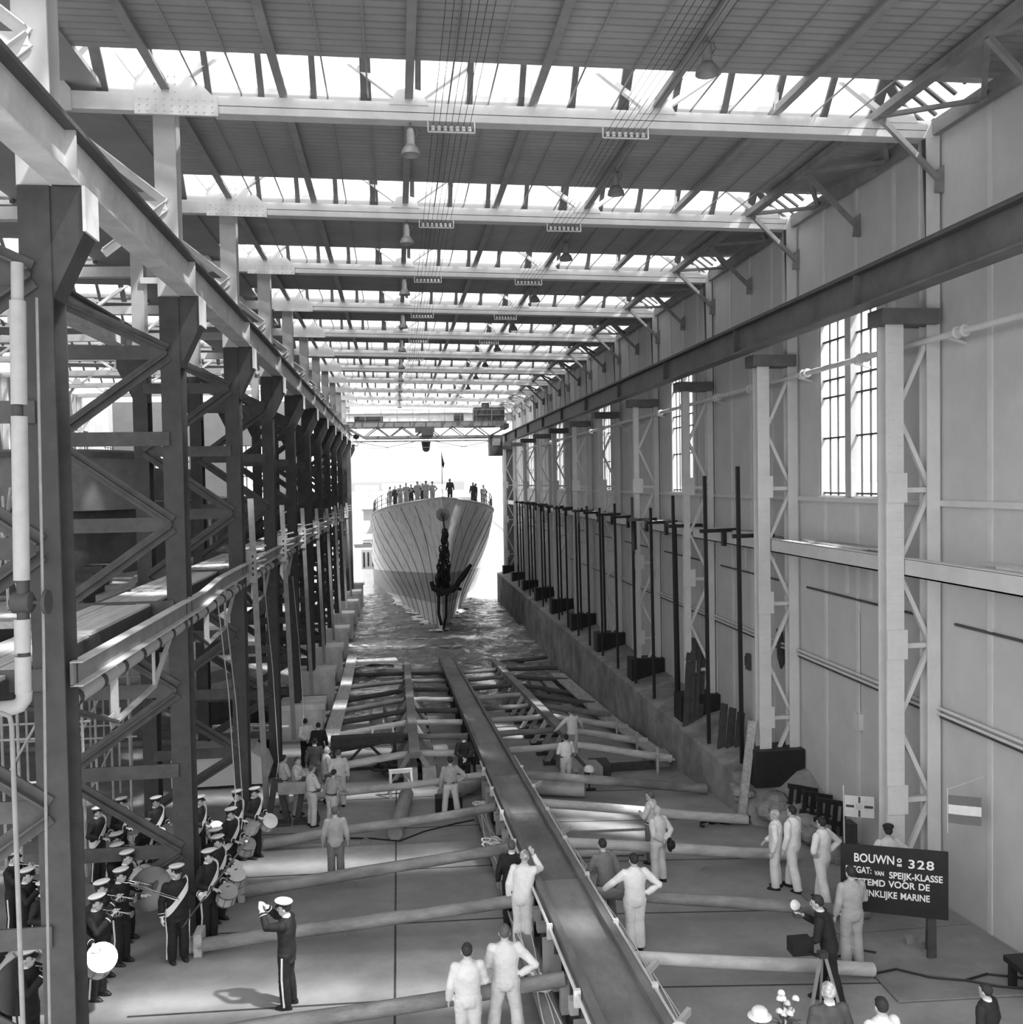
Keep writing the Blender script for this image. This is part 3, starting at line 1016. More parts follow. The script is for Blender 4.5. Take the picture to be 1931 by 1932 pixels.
while y < 45:
    W(MB().lathe([(.128, -.07), (.128, .07)], (-4.36, y, 5.70 + (y - 12.9) * .0021), 12, (0, 1, 0)), 'band', DARKW, t)
    y += 1.05
PLP0 = mat('thin_pipe_grey', .15, .6, .15, 5)
BRK = mat('bracket_pale_steel', .24, .6, .15, 4)
for k in range(0, 4):
    y0 = LY(k)
    t = thing('hanging_bracket', 'pale trussed strut frame below the walkway in the %s bay' % ORD[k], 'bracket', (-4.2, y0 + 3, 5), 0, 'strut frames below the walkway')
    X_ = -4.32
    W(MB().bar((X_, y0 + 2.4, 5.93), (X_, y0 + 2.4, 5.0), .11, .04, (0, 1, 0)), 'post', BRK, t)
    W(MB().bar((X_, y0 + 4.7, 5.93), (X_, y0 + 4.7, 5.0), .05, .05), 'post', BRK, t)
    W(MB().bar((X_, y0 + 2.4, 4.95), (X_, y0 + 4.7, 5.0), .10, .04), 'lower_chord', BRK, t)
    W(MB().bar((X_, y0 + 4.7, 5.0), (X_, y0 + 6.5, 5.98), .08, .04), 'stay', BRK, t)
    W(MB().bar((X_, y0 + .5, 5.6), (X_, y0 + 2.4, 4.95), .12, .04), 'stay', STEEL2, t)
    W(MB().plate([(X_ - .02, y0 + 2.1, 5.1), (X_ - .02, y0 + 2.7, 5.1), (X_ - .02, y0 + 2.55, 4.88), (X_ - .02, y0 + 2.25, 4.88)], (.02, 0, 0)), 'gusset_plate', BRK, t)
    W(MB().bar((X_, y0 + 2.4, 5.0), (-6.6, y0 + 2.4, 5.4), .09, .06), 'cross_bar', STEEL2, t)
t = thing('downpipe', 'thick white lagged downpipe with a valve beside the first column', 'pipe', (-4.5, 11.7, 5.9))
W(MB().tube([(-4.42, 11.75, 11.2), (-4.43, 11.75, 10.75)], .07, 10), 'upper_bend', PIPE, t, True)
for z1, z2 in ((10.75, 9.52), (9.38, 7.42), (6.95, 6.55), (6.5, 6.05)):
    W(MB().tube([(-4.43 - (10.7 - z1) * .018, 11.75, z1), (-4.43 - (10.7 - z2) * .018, 11.75, z2)], .092, 14), 'lagging', PIPE, t, True)
W(MB().tube([(-4.5, 11.75, 6.08), (-4.51, 11.75, 5.98), (-4.56, 11.75, 5.91), (-4.66, 11.75, 5.88), (-5.2, 11.75, 5.86)], .092, 14), 'elbow', PIPE, t, True)
v = W(MB().tube([(-4.47, 11.75, 9.55), (-4.47, 11.75, 9.35)], .06, 10), 'core_pipe', STEEL, t, True)
W(MB().tube([(-4.48, 11.75, 7.45), (-4.49, 11.75, 6.5)], .07, 10), 'core_pipe', STEEL, t, True)
W(MB().lathe([(.06, -.14), (.13, -.1), (.13, .1), (.06, .14)], (-4.49, 11.75, 7.15), 12, (1, 0, 0)).lathe([(.15, -.02), (.15, .02)], (-4.2, 11.72, 7.15), 12, (1, 0, 0)).bar((-4.49, 11.72, 7.15), (-4.2, 11.72, 7.15), .04), 'valve', STEEL, t, True)
t = thing('thin_pipe', 'thin pale pipe with an elbow running down past the first column', 'pipe', (-4.5, 11.3, 2))
W(MB().tube([(-5.6, 11.4, 5.93), (-4.62, 11.4, 5.9), (-4.54, 11.4, 5.86), (-4.52, 11.4, 5.75), (-4.5, 11.4, zf(11.4))], .03, 8), 'pipe', PLP0, t, True)
t = thing('thin_pipe', 'thin pale conduit strapped to the flange of the first column', 'pipe', (-4.3, 11.6, 2))
W(MB().tube([(-4.23, 11.8, 10.8), (-4.28, 11.8, 6.6), (-4.33, 11.8, 4), (-4.38, 11.8, zf(11.8))], .018, 6), 'pipe', PLP0, t, True)
PLP = mat('galvanised_pole', .20, .5, .15, 5)
for i in range(8):
    k = i + 2
    y = LY(k) + 1.1 + .35 * i
    zt = (8.15, 7.8, 7.5, 7.3, 7.1, 7.1, 7, 7)[i]
    zb = max(zf(y), -.8)
    t = thing('staging_pole', '%s pale staging pole beside the colonnade, counted from the slip head' % ORD[i], 'pole', (-4.1, y, zb), 0, 'staging poles along the colonnade')
    W(MB().bar((-3.9, y + .9 - .9, zb), (-4.14, y, zt), .16, .07, (0, 1, 0)), 'pole', PLP, t)
    m = MB()
    m.box((-4.32, y - .08, 5.75), (-4.0, y - .05, 6.65))
    pl = W(m, 'clamp_plate', BRK, t)
    m = MB()
    for q in range(4):
        m.box((-4.13, y - .085, 5.95 + q * .17), (-4.08, y - .08, 6.02 + q * .17))
    W(m, 'bolt_hole', BLACK, pl)
    for q in range(3):
        W(MB().bar((-4.9, y + .1, 6.15 + q * .2), (-3.75, y + .1, 6.4 + q * .2), .03, .05), 'rung', BRK, t)
# concrete blocks under the outer columns
for i, k in enumerate(range(4, 12)):
    y = LY(k) + .4
    t = thing('pier_block', '%s pale concrete pier block under the colonnade, counted from the waterline' % ORD[i], 'pier', (-4.2, y, -3), 0, 'concrete pier blocks at the water')
    W(MB().box((-5.0, y - .6, -5), (-3.32, y + .7, -.95)), 'shaft', PIER, t)
    W(MB().box((-5.1, y - .75, -.95), (-3.2, y + .85, -.72)), 'cap', PIER, t)
    if k < 11:
        W(MB().box((-5.0, y + .7, -2.9), (-3.6, LY(k + 1) - .2, -1.9)), 'link_wall', KERB, t)

# ------------------------------------------------------------ second hall contents
def hull_section(u):
    pass
m = MB()
rows = []
for j in range(15):
    f = j / 14
    row = []
    yy_ = 27.5 + f * 30
    hw = 3.9 * (1 - (1 - min(f * 3.2, 1)) ** 2.2) ** .5 if f < .32 else 3.9
    hw = max(hw, .25)
    for i in range(13):
        a = PI * (i / 12)
        c_, s_ = math.cos(a), math.sin(a)
        z = 7.95 - 6.6 * (s_ ** .6) * (.35 + .65 * min(1, f * 2 + .15))
        row.append((-12.0 + hw * (1 if c_ > 0 else -1) * abs(c_) ** .5, yy_, z))
    rows.append(row)
for r in rows:
    m.v += r
for j in range(14):
    for i in range(12):
        a = j * 13 + i
        m.f.append((a, a + 1, a + 14, a + 13))
m.f.append(tuple(range(13)))
m.f.append(tuple(reversed(range(14 * 13, 15 * 13))))
for j in range(14):
    m.f.append((j * 13, j * 13 + 13, j * 13 + 25, j * 13 + 12))
HULLD = mat('primer_dark_hull', .075, .6, .2, 1.2, dark=.045, thr=(.45, .6))
t = thing('unfinished_hull', 'dark rounded hull under construction in the second hall', 'ship hull', (-12, 30, 1))
hl = W(m, 'shell', HULLD, t, True)
W(MB().tube([(-8.1, 40, 7.95), (-8.15, 36, 7.95), (-8.6, 32.5, 7.95), (-10, 29, 7.95), (-11.7, 27.5, 7.95)], .07, 6), 'sheer_rail', STEEL2, t)
W(MB().lathe([(3.0, 0), (3.02, 1.7), (2.95, 1.8), (2.6, 1.85)], (-10.9, 31.4, 7.85), 32), 'round_casing', mat('round_casing_paint', .12, .7, .2, 2), t, True)
W(MB().lathe([(3.08, 0), (3.08, .16)], (-10.9, 31.4, 9.45), 32), 'rim_band', HULLD, t, True)
W(MB().box((-13.5, 44, 7.9), (-10.2, 50, 9.4)), 'deckhouse', HULLD, t)
SCA = mat('scaffold_tube_pale', .28, .6, .2, 4)
random.seed(5)
for i in range(3):
    y = 21.5 + i * 5.2
    t = thing('scaffold_bay', '%s tube scaffold bay in the second hall behind the bandsmen' % ORD[i], 'scaffold', (-9, y, zf(y)), 0, 'tube scaffolds in the second hall')
    zb = zf(y)
    for a in range(4):
        for b in (0, 1.4):
            W(MB().tube([(-10.2 + a * .9, y + b, zb), (-10.2 + a * .9, y + b, 4.6)], .035, 6), 'standard', SCA, t)
    for z in (1.6, 3.0, 4.3):
        for b in (0, 1.4):
            W(MB().tube([(-10.4, y + b, z), (-7.3, y + b, z)], .03, 6), 'ledger', SCA, t)
    W(MB().tube([(-10.2, y - .05, zb + .2), (-7.5, y - .05, 4.2)], .03, 6), 'brace', SCA, t)
    for q in range(4):
        W(MB().box((-10.4, y + q * .34, 4.66), (-7.3, y + q * .34 + .3, 4.70)), 'plank', WOOD, t)
for i, (x0_, x1_, y_, z_, h_) in enumerate(((-13.5, -8.2, 24.2, 5.9, .28), (-13, -8.6, 30.5, 5.3, .3), (-12, -7.6, 17.2, 6.0, .25))):
    tag(MB().box((x0_, y_, z_), (x1_, y_ + .5, z_ + h_)).build('staging_beam', DARKW), '%s dark timber staging beam under the unfinished hull' % ORD[i], 'beam', 'staging beams in the second hall')
# loose timber on the staging deck behind the walkway
tag(MB().box((-20, 20.5, 5.6), (-7.3, 60, 5.75)).build('staging_deck', WOOD), 'broad timber staging deck beside the unfinished hull, widened to shade the floor', 'deck')  # deck stretched wide on purpose, keeps the floor beneath it dark
for i in range(9):
    y = 23 + random.uniform(0, 14)
    x = random.uniform(-9.5, -7.5)
    o = MB().box((0, 0, 0), (.25, random.uniform(1.8, 3.8), .06)).build('deck_plank', WOODL if i % 2 else WOOD)
    o.location = (x, y, 5.755)
    o.rotation_euler = (0, 0, random.uniform(-.5, .5))
    tag(o, 'loose plank lying on the staging deck beside the unfinished hull', 'plank', 'loose planks on the staging deck')
for i in range(3):
    o = MB().box((0, 0, 0), (.6, .9, .55)).build('timber_block', DARKW)
    o.location = (-7.9 - .5 * i, 22.6 + i * 2.4, 5.76)
    tag(o, '%s dark timber block standing on the staging deck' % ORD[i], 'block', 'timber blocks on the staging deck')
for i in range(4):
    a = Vector((-8.5 - .4 * i, 22.3 + .2 * i, 5.76))
    tag(MB().tube([a, a + Vector((-.9 + .5 * i, .9, 2.4 + .2 * i))], .035, 6).build('leaning_pole', SCA), '%s pale pole leaning over the staging deck' % ORD[i], 'pole', 'poles leaning over the staging deck')
# floor-level clutter behind the colonnade
t = thing('workbench', 'long dark workbench with a pale top behind the colonnade', 'workbench', (-6.2, 36, zf(36)))
zb = zf(36)
W(MB().box((-7.7, 35.6, zb + 1.05), (-4.75, 36.6, zb + 1.15)), 'top', WOODL, t)
for x in (-7.5, -6.2, -4.9):
    W(MB().box((x - .06, 35.7, zb), (x + .06, 36.5, zb + 1.05)), 'leg', DARKW, t)
W(MB().box((-6.1, 35.7, zb + .1), (-5.0, 36.5, zb + .95)), 'cupboard', BLACK, t)
t = thing('water_tank', 'low pale tank with a rounded end on the floor behind the bandsmen', 'tank', (-5.6, 32, zf(32)))
zb = zf(32)
m = MB()
prof = [(-7.6, zb + .15), (-4.55, zb + .15), (-4.45, zb + .5), (-4.6, zb + .95), (-5.0, zb + 1.25), (-7.6, zb + 1.3)]
m.plate([(x, 31.6, z) for x, z in prof], (0, 1.3, 0))
W(m, 'shell', WALL, t)
W(MB().box((-7.6, 31.5, zb + 1.28), (-4.95, 33, zb + 1.34)), 'lid', WHITE, t)
for x in (-7.2, -6.2, -5.2):
    W(MB().box((x - .1, 31.7, zb), (x + .1, 32.8, zb + .15)), 'skid', DARKW, t)
t = thing('tool_shed', 'dark tool shed with a pale sheet roof behind the colonnade', 'shed', (-7, 42, zf(42)))
zb = -2.2
W(MB().box((-8.5, 41.5, zb), (-5.0, 44.5, zb + 1.9)), 'walls', DARKW, t)
W(MB().plate([(-8.8, 41.2, zb + 1.9), (-4.7, 41.2, zb + 1.9), (-4.7, 41.2, zb + 2.0), (-6.8, 41.2, zb + 2.5), (-8.8, 41.2, zb + 2.0)], (0, 3.6, 0)), 'roof', WOOD, t)
random.seed(8)
for i in range(12):
    o = MB().box((0, 0, 0), (random.uniform(1.6, 3.2), .2, .05)).build('stacked_board', WOODL if i % 3 else WOOD)
    o.location = (-7.6 + random.uniform(0, .5), 35.7 + (i % 4) * .21, zf(36) + 1.16 + (i // 4) * .055)
    o.rotation_euler = (0, 0, random.uniform(-.05, .05))
    tag(o, 'pale board in the pile on the workbench behind the colonnade', 'board', 'boards piled on the workbench')
t = thing('hand_cart', 'pale tubular hand cart standing behind the drummers', 'cart', (-5.4, 25.5, zf(25.5)))
zb = zf(25.5)
W(MB().tube([(-5.7, 25.2, zb + .1), (-5.7, 25.2, zb + 1.25), (-5.62, 25.2, zb + 1.35), (-5.28, 25.2, zb + 1.35), (-5.2, 25.2, zb + 1.25), (-5.2, 25.2, zb + .1)], .025, 6).tube([(-5.7, 25.2, zb + .75), (-5.2, 25.2, zb + .75)], .02, 6), 'handle', PAINTP, t)
W(MB().box((-5.75, 25.2, zb + .2), (-5.15, 26.4, zb + .26)), 'deck', WOOD, t)
for y in (25.4, 26.2):
    W(MB().tube([(-5.8, y, zb + .1), (-5.1, y, zb + .1)], .1, 10), 'wheel', BLACK, t)
# hanging cables by the colonnade
for i, (y, x, zt_, zb_) in enumerate(((22.5, -4.1, 5.9, .2), (23.2, -4.05, 5.6, -.4), (29.2, -3.95, 5.5, -.9), (36.5, -3.9, 5.0, -1.2))):
    tag(MB().tube([(x - .15, y, zt_), (x, y + .3, (zt_ + zb_) / 2 + .5), (x + .12, y + .2, zb_ + .8), (x + .02, y, zb_)], .014, 5).build('hanging_cable', PLP), '%s pale cable hanging down by the colonnade' % ORD[i], 'cable', 'cables hanging by the colonnade')
# ============================================================ LAUNCHED SHIP
SH = Vector((3.25, 69.6, WATER))
PITCH = -.076
def hull_mat():
    m = bpy.data.materials.new('ship_hull_paint')
    m.use_nodes = True
    n = m.node_tree.nodes
    l = m.node_tree.links
    b = n['Principled BSDF']
    b.inputs['Roughness'].default_value = .55
    t = n.new('ShaderNodeTexCoord')
    s_ = n.new('ShaderNodeSeparateXYZ')
    l.new(t.outputs['Object'], s_.inputs[0])
    mr = n.new('ShaderNodeMapRange')
    mr.inputs[1].default_value = -4
    mr.inputs[2].default_value = 11
    l.new(s_.outputs['Z'], mr.inputs[0])
    r = n.new('ShaderNodeValToRGB')
    r.color_ramp.interpolation = 'CONSTANT'
    f = lambda z: (z + 4) / 15
    r.color_ramp.elements[0].position = 0
    r.color_ramp.elements[0].color = (.6, .6, .6, 1)
    r.color_ramp.elements[1].position = f(2.15)
    r.color_ramp.elements[1].color = (.33, .33, .33, 1)
    e_ = r.color_ramp.elements.new(f(4.45))
    e_.color = (.82, .82, .82, 1)
    l.new(mr.outputs[0], r.inputs[0])
    mp = n.new('ShaderNodeMapping')
    mp.inputs['Scale'].default_value = (2.2, 1.6, .12)
    l.new(t.outputs['Object'], mp.inputs[0])
    no = n.new('ShaderNodeTexNoise')
    no.inputs['Scale'].default_value = 1.6
    no.inputs['Detail'].default_value = 7
    l.new(mp.outputs[0], no.inputs['Vector'])
    r2 = n.new('ShaderNodeValToRGB')
    r2.color_ramp.elements[0].position = .30
    r2.color_ramp.elements[0].color = (.62, .62, .62, 1)
    r2.color_ramp.elements[1].position = .5
    r2.color_ramp.elements[1].color = (1, 1, 1, 1)
    l.new(no.outputs['Fac'], r2.inputs[0])
    mx = n.new('ShaderNodeMix')
    mx.data_type = 'RGBA'
    mx.blend_type = 'MULTIPLY'
    mx.inputs[0].default_value = 1
    l.new(r.outputs[0], mx.inputs[6])
    l.new(r2.outputs[0], mx.inputs[7])
    l.new(mx.outputs[2], b.inputs['Base Color'])
    return m
HM = hull_mat()
ship = thing('warship', 'grey warship floating bow on in the slip mouth with a dark waterline band', 'ship', SH)
ship.rotation_euler = (PITCH, 0, 0)
def stem(z):
    if z >= 0:
        return -5.0 * (z / 9.9) ** 1.25
    return -z * .55
def deckz(y):
    s_ = max(0, min(1, (y + 5) / 60))
    return 9.9 - 1.0 * s_ + (0 if y < 30 else -0)
def halfb(y, z):
    t_ = max(0, min(1, z / 9.9))
    ln = (60 - 16 * min(1, max(0, z) / 4)) if z < 4 else 44 - 13 * ((z - 4) / 5.9) ** 1.2
    B = 6.2 if z > -.5 else 6.2 * (1 - ((-.5 - z) / 7) ** 2)
    if t_ > .6:
        B -= .6 * (t_ - .6) / .4
    p = 1.5 + 2.2 * t_ ** 2.5
    s_ = (y - stem(z)) / ln
    if s_ <= 0:
        return 0
    s_ = min(s_, 1)
    return B * (1 - (1 - s_) ** p)
NZ, NY = 26, 60
zs = [-4 + 13.9 * i / NZ for i in range(NZ + 1)]
us = [(i / NY) ** 1.8 for i in range(NY + 1)]
m = MB()
def hp(u, zi, sg):
    zn = zs[zi]
    y = stem(zn) + u * (108 - stem(zn))
    dz = deckz(y)
    z = -4 + (zn + 4) * (dz + 4) / 13.9
    return (sg * halfb(y, zn), y, z)
for sg in (-1, 1):
    k0 = len(m.v)
    for u in us:
        for zi in range(NZ + 1):
            m.v.append(hp(u, zi, sg))
    for i in range(NY):
        for j in range(NZ):
            a = k0 + i * (NZ + 1) + j
            m.f.append((a, a + 1, a + NZ + 2, a + NZ + 1))
hull = m.build('hull', HM, ship, True)
bm = bmesh.new()
bm.from_mesh(hull.data)
bmesh.ops.remove_doubles(bm, verts=bm.verts, dist=.002)
bmesh.ops.recalc_face_normals(bm, faces=bm.faces)
bm.to_mesh(hull.data)
bm.free()
hull.data.polygons.foreach_set('use_smooth', [True] * len(hull.data.polygons))
DECKM = mat('deck_primer', .16, .8, .2, 2)
m = MB()
for i, u in enumerate(us):
    p = hp(u, NZ, 1)
    m.v += [(-p[0], p[1], p[2] - .02), (p[0], p[1], p[2] - .02)]
for i in range(NY):
    m.f.append((2 * i, 2 * i + 1, 2 * i + 3, 2 * i + 2))
m.build('foredeck', DECKM, ship)
edge = []
for i in range(0, 46):
    p = hp(us[i], NZ, 1)
    if p[1] < 30:
        edge.append(Vector(p))
# gunwale bar, railings
m = MB()
for sg in (-1, 1):
    for f in (.035, .06, .09, .12, .155, .19, .23, .28, .33):
        ps = []
        for j in range(12, -1, -1):
            zn = 9.6 - 11.5 * (1 - j / 12)
            yy_ = stem(zn) + (f * .75 + f * .25 * j / 12) * 100 * (1 - .35 * (1 - j / 12))
            dz = deckz(yy_)
            ps.append((sg * (halfb(yy_, zn) + .015), yy_, -4 + (zn + 4) * (dz + 4) / 13.9))
        m.tube(ps, .022, 4)
m.build('plate_seam', mat('seam_rust_dark', .07, .8, .2, 3), ship)
SHW = mat('ship_light_paint', .5, .6, .1, 2)
SHG = mat('ship_mid_grey', .2, .6, .15, 2)
pts = [Vector((-p.x, p.y, p.z)) for p in reversed(edge)] + edge[1:]
MB().tube(pts, .07, 6).build('gunwale', SHW, ship)
m = MB()
rl = []
for p in pts:
    if p.y < 3.5:
        continue
def along(side):
    e_ = [p for p in edge if p.y > 1.5]
    out = []
    d = 0
    last = e_[0]
    for p in e_:
        if (p - last).length > 1.3 or p is e_[0]:
            out.append(Vector((side * (p.x - .15), p.y, p.z)))
            last = p
    return out
for sg in (-1, 1):
    ps = along(sg)
    for i, p in enumerate(ps):
        m.bar(p, p + Vector((0, 0, 1.15)), .075)
        if i:
            for h in (.4, .78, 1.15):
                m.bar(ps[i - 1] + Vector((0, 0, h)), p + Vector((0, 0, h)), .04)
m.build('guard_rail', STEEL2, ship)
m = MB()
m.tube([(0, -4.2, 9.85), (0, -4.2, 13.2)], .03, 6)
m.build('jackstaff', SHG, ship)
MB().plate([(0, -4.2, 13.15), (-.05, -4.1, 13.0), (.2, -4.0, 12.4), (.1, -4.1, 12.0), (0, -4.2, 12.3)], (.02, .02, 0)).build('jack_flag', STEEL2, ship)
# breakwater, gun platform, bridge front
MB().box((-4.3, 19.0, 8.7), (4.2, 19.15, 11.35)).box((-4.3, 17.0, 8.7), (-4.2, 19.0, 10.9)).box((4.1, 17, 8.7), (4.2, 19, 10.9)).build('breakwater', SHW, ship)
MB().box((-4.8, 27, 8.2), (4.6, 40, 10.6)).build('deckhouse', SHW, ship)
MB().box((-6.6, 24, 8.2), (-4.9, 28, 10.6)).box((-6.9, 23.5, 10.6), (-4.8, 28.5, 10.75)).box((-6.8, 23.6, 7.4), (-4.6, 28.4, 7.55)).build('wing_platform', SHW, ship)
cv = MB().box((-7.1, 30, 4.5), (-5.6, 30.6, 6.6)).build('draped_cloth', SHW, ship)
MB().box((-6.9, 29.95, 4.7), (-6.75, 30, 6.3)).box((-6.45, 29.95, 4.8), (-6.3, 30, 6.3)).box((-5.95, 29.95, 4.8), (-5.8, 30, 6.4)).build('cloth_stripe', BLACK, cv)
MB().tube([(0, 6, 9.8), (0, 6, 10.3)], .5, 10).tube([(1.6, 7, 9.7), (1.6, 7, 10.1)], .4, 10).tube([(-1.5, 5, 9.7), (-1.5, 5, 10.1)], .45, 10).build('capstan', BLACK, ship)
# hawse, anchor chain, anchor
CH = mat('anchor_chain_black', .012, .45, .3, 6)
MB().lathe([(.5, -.1), (.42, .15), (.2, .25), (.18, .1)], (0, stem(8.7) - .05, 8.7), 14, (0, -1, -.2)).build('hawse_pipe', SHG, ship, True)
m = MB()
random.seed(2)
y0c = stem(8.6) - .3
def link(m, c, ang, s_=.2):
    pts_ = []
    for q in range(9):
        a = 2 * PI * q / 8
        pts_.append(Vector(c) + Vector((math.cos(ang) * math.cos(a) * s_ * .55, math.sin(ang) * math.cos(a) * s_ * .55, math.sin(a) * s_)))
    m.tube(pts_, .05, 5, False)
m.tube([(0, y0c, 8.6), (.1, y0c, 7.2)], .05, 6)
z = 7.4
while z > 3.1:
    f = (7.4 - z) / 4.3
    n_ = 2 + int(f * 4)
    for q in range(n_):
        link(m, (.1 + (q - (n_ - 1) / 2) * .21 + random.uniform(-.05, .05) - .12 * f, stem(z) - .25 - .12 * (q % 2) - (1 - f) * .8, z + random.uniform(-.07, .07)), random.uniform(0, PI), .26)
    z -= .17
chn = m.build('anchor_chain', CH, ship, True)
MB().tube([(-.28, stem(2) - .3, 3.2), (-.3, stem(1.0) - .2, 1.5), (-.1, -.2, .6)], .12, 7).tube([(.3, stem(2) - .3, 3.2), (.26, stem(1) - .2, 1.3), (.05, -.2, .3)], .10, 7).build('chain_bight', CH, ship)
a = MB()
ya = stem(3.2) - .7
a.tube([(-.85, ya, 3.9), (-.7, ya - .1, 3.4), (-.1, ya - .25, 3.15), (.7, ya - .2, 3.3), (1.15, ya, 3.75)], [.16, .2, .28, .24, .18], 8)
a.tube([(.8, ya - .1, 3.4), (1.5, ya - .15, 4.3), (2.1, ya - .1, 5.1)], [.16, .24, .12], 8)
a.tube([(.7, ya - .1, 3.5), (1.3, ya - .5, 3.3)], [.16, .12], 8)
a.tube([(0, ya, 3.2), (.05, ya + .1, 5.2)], .14, 8)
a.build('anchor', CH, ship, True)

# foam thrown up by the bow
random.seed(31)
m = MB()
FOAM = mat('water_foam', .6, .8, .2, 9)
for q in range(240):
    a = random.uniform(-2.4, 2.4) - PI / 2
    rr = random.choice((3.3, 3.5, 3.7, 6.6, 7.0)) + random.uniform(-.35, .35)
    m.ell((3.25 + rr * math.cos(a) * 1.5, 69.2 + rr * math.sin(a) * .9, WATER + .14), (random.uniform(.08, .5), random.uniform(.04, .12), .03), 7, 4)
for sg in (-1, 1):
    for q in range(90):
        y = random.uniform(70, 92)
        m.ell((3.25 + sg * (halfb(y - 69.6, .3) + random.uniform(.1, .9)), y, WATER + .12), (random.uniform(.1, .4), random.uniform(.1, .5), .04), 7, 4)
tag(m.build('bow_foam', FOAM), 'white foam on the water around the ship bow', 'foam', kind='stuff')

# ============================================================ LAUNCHING WAYS
WAYT = mat('greased_way_timber', .10, .55, .3, 1.6, dark=.045, thr=(.42, .62), stretch=(1, .35, 1))
WAYT2 = mat('greased_way_timber_pale', .145, .7, .2, 1.6, dark=.08, thr=(.5, .68), stretch=(1, .35, 1))
WAYS = mat('way_side_timber', .10, .7, .3, 3, stretch=(1, .3, 1))
SAWN = mat('sawn_baulk', .19, .8, .2, 3, stretch=(1, .3, 1))
t = thing('launch_way', 'broad greased launching way running down the middle of the slip', 'launching way', (2.95, 8, zf(8)))
yb = [5, 10.5, 17.5, 22.3, 26.4, 31.4, 36.5, 42, 48, 54, 59.5]
for i, (a, b) in enumerate(zip(yb, yb[1:])):
    up = 1.18
    W(MB().bar((2.96, a, zf(a, up - .09)), (2.96, b - .02, zf(b, up - .09)), .74 if a < 30 else .78, .18), 'way_timber', (WAYT, WAYT2)[i % 2], t)
for x in (2.53, 3.39):
    W(MB().bar((x, 5, zf(5, 1.16)), (x, 59.5, zf(59.5, 1.16)), .12, .26), 'ribband', WAYS, t)
m = MB()
y = 6
while y < 56:
    if y < 34 or int(y) % 2 == 0:
        W(MB().box((2.5, y, zf(y) - .1), (3.42, y + .5, zf(y, 1.0))), 'crib_block', DARKW, t)
    y += 1.3
random.seed(4)
for i in range(26):
    y = 11 + i * .72
    W(MB().box((2.36 + random.uniform(-.05, .02), y, zf(y, random.uniform(.2, .8))), (2.5, y + .16, zf(y, .9))), 'wedge', SAWN if i % 3 else WHITE, t)
def way(name, lab, x, w_, ya, yb_, up):
    t = thing(name, lab, 'launching way', (x, ya, zf(ya)))
    W(MB().bar((x, ya, zf(ya, up - .1)), (x, yb_, zf(yb_, up - .1)), w_, .2), 'way_timber', WAYT2 if x > 3 else WAYT, t)
    y = ya + .8
    while y < yb_ - 2:
        for sg in (-1, 1):
            W(MB().bar((x + sg * .75, y, zf(y, .02)), (x + sg * .15, y, zf(y, up - .2)), .12, .16), 'raking_strut', SAWN if int(y) % 3 else WOODL, t)
        W(MB().box((x - .8, y - .1, zf(y) - .1), (x + .8, y + .2, zf(y, .14))), 'sill', DARKW, t)
        y += 1.7
    return t
way('narrow_way', 'narrow side launching way on raking struts towards the colonnade', .42, .36, 30.2, 62, 1.2)
way('narrow_way', 'narrow pale side launching way on raking struts towards the kerb wall', 5.85, .36, 31.8, 62, 1.2)
for x, l1, l2 in ((.28, 'towards the colonnade', 0), (5.7, 'towards the kerb wall', 0)):
    for q in range(2):
        xx = x + q * .62
        ya = 30.6 if x < 3 else 29.6
        o = MB().bar((xx, ya, zf(ya, .27)), (xx, ya + 5.2, zf(ya + 5.2, .27)), .46, .5).build('keel_baulk', SAWN)
        tag(o, '%s square timber baulk at the head of the narrow way %s' % (('outer', 'inner')[q], l1), 'baulk', 'baulks at the heads of the narrow ways')
for y0_, x_ in ((43, -1.1), (43, -.4), (40, 7.4), (40, 8.1), (47, 7.3), (47, 8.0)):
    o = MB().bar((x_, y0_, -2.45), (x_, y0_ + 5, -2.7), .5, .3).build('floating_baulk', SAWN)
    tag(o, 'dark wet baulk lying at the waterline beside the narrow ways', 'baulk', 'wet baulks at the waterline')
# tube rails and ropes beside the middle way
for x, l1, y0_, y1_ in ((2.40, 'towards the colonnade', 9.5, 28.3), (3.53, 'towards the kerb wall', 9.5, 28.8)):
    t = thing('tube_rail', 'thin white tube rail beside the middle way %s' % l1, 'rail', (x, y0_, zf(y0_)))
    W(MB().tube([(x, y0_, zf(y0_, 1.2)), (x, y1_, zf(y1_, 1.2))], .028, 8), 'tube', PAINTP, t, True)
    y = y0_ + .8
    while y < y1_:
        W(MB().box((x - .05, y, zf(y, 1.02)), (x + .05, y + .07, zf(y, 1.27))).bar((x, y, zf(y, 1.05)), (2.96, y, zf(y, 1.0)), .04), 'clip', PAINTP, t)
        y += 2.4
ROPE = mat('pale_rope', .6, .8, .1, 20)
t = thing('rope_plank', 'grey plank carrying white rope lines beside the middle way', 'plank', (2.2, 10, zf(10)))
W(MB().bar((2.2, 9.5, zf(9.5, .30)), (2.2, 26.5, zf(26.5, .30)), .3, .06), 'board', SAWN, t)
y = 10
while y < 26:
    W(MB().box((2.08, y, zf(y) - .02), (2.32, y + .15, zf(y, .27))), 'foot', DARKW, t)
    y += 3
for j, x in enumerate((2.1, 2.18, 2.3)):
    y = 9.8
    pts_ = []
    while y < 26.3:
        pts_.append((x + .05 * math.sin(y * 1.3 + j * 2), y, zf(y, .36 + .015 * math.sin(y * 3 + j))))
        y += .5
    tag(MB().tube(pts_, .012, 5).build('rope_line', ROPE), 'white rope line laid along the plank beside the middle way', 'rope', 'white ropes on the plank')
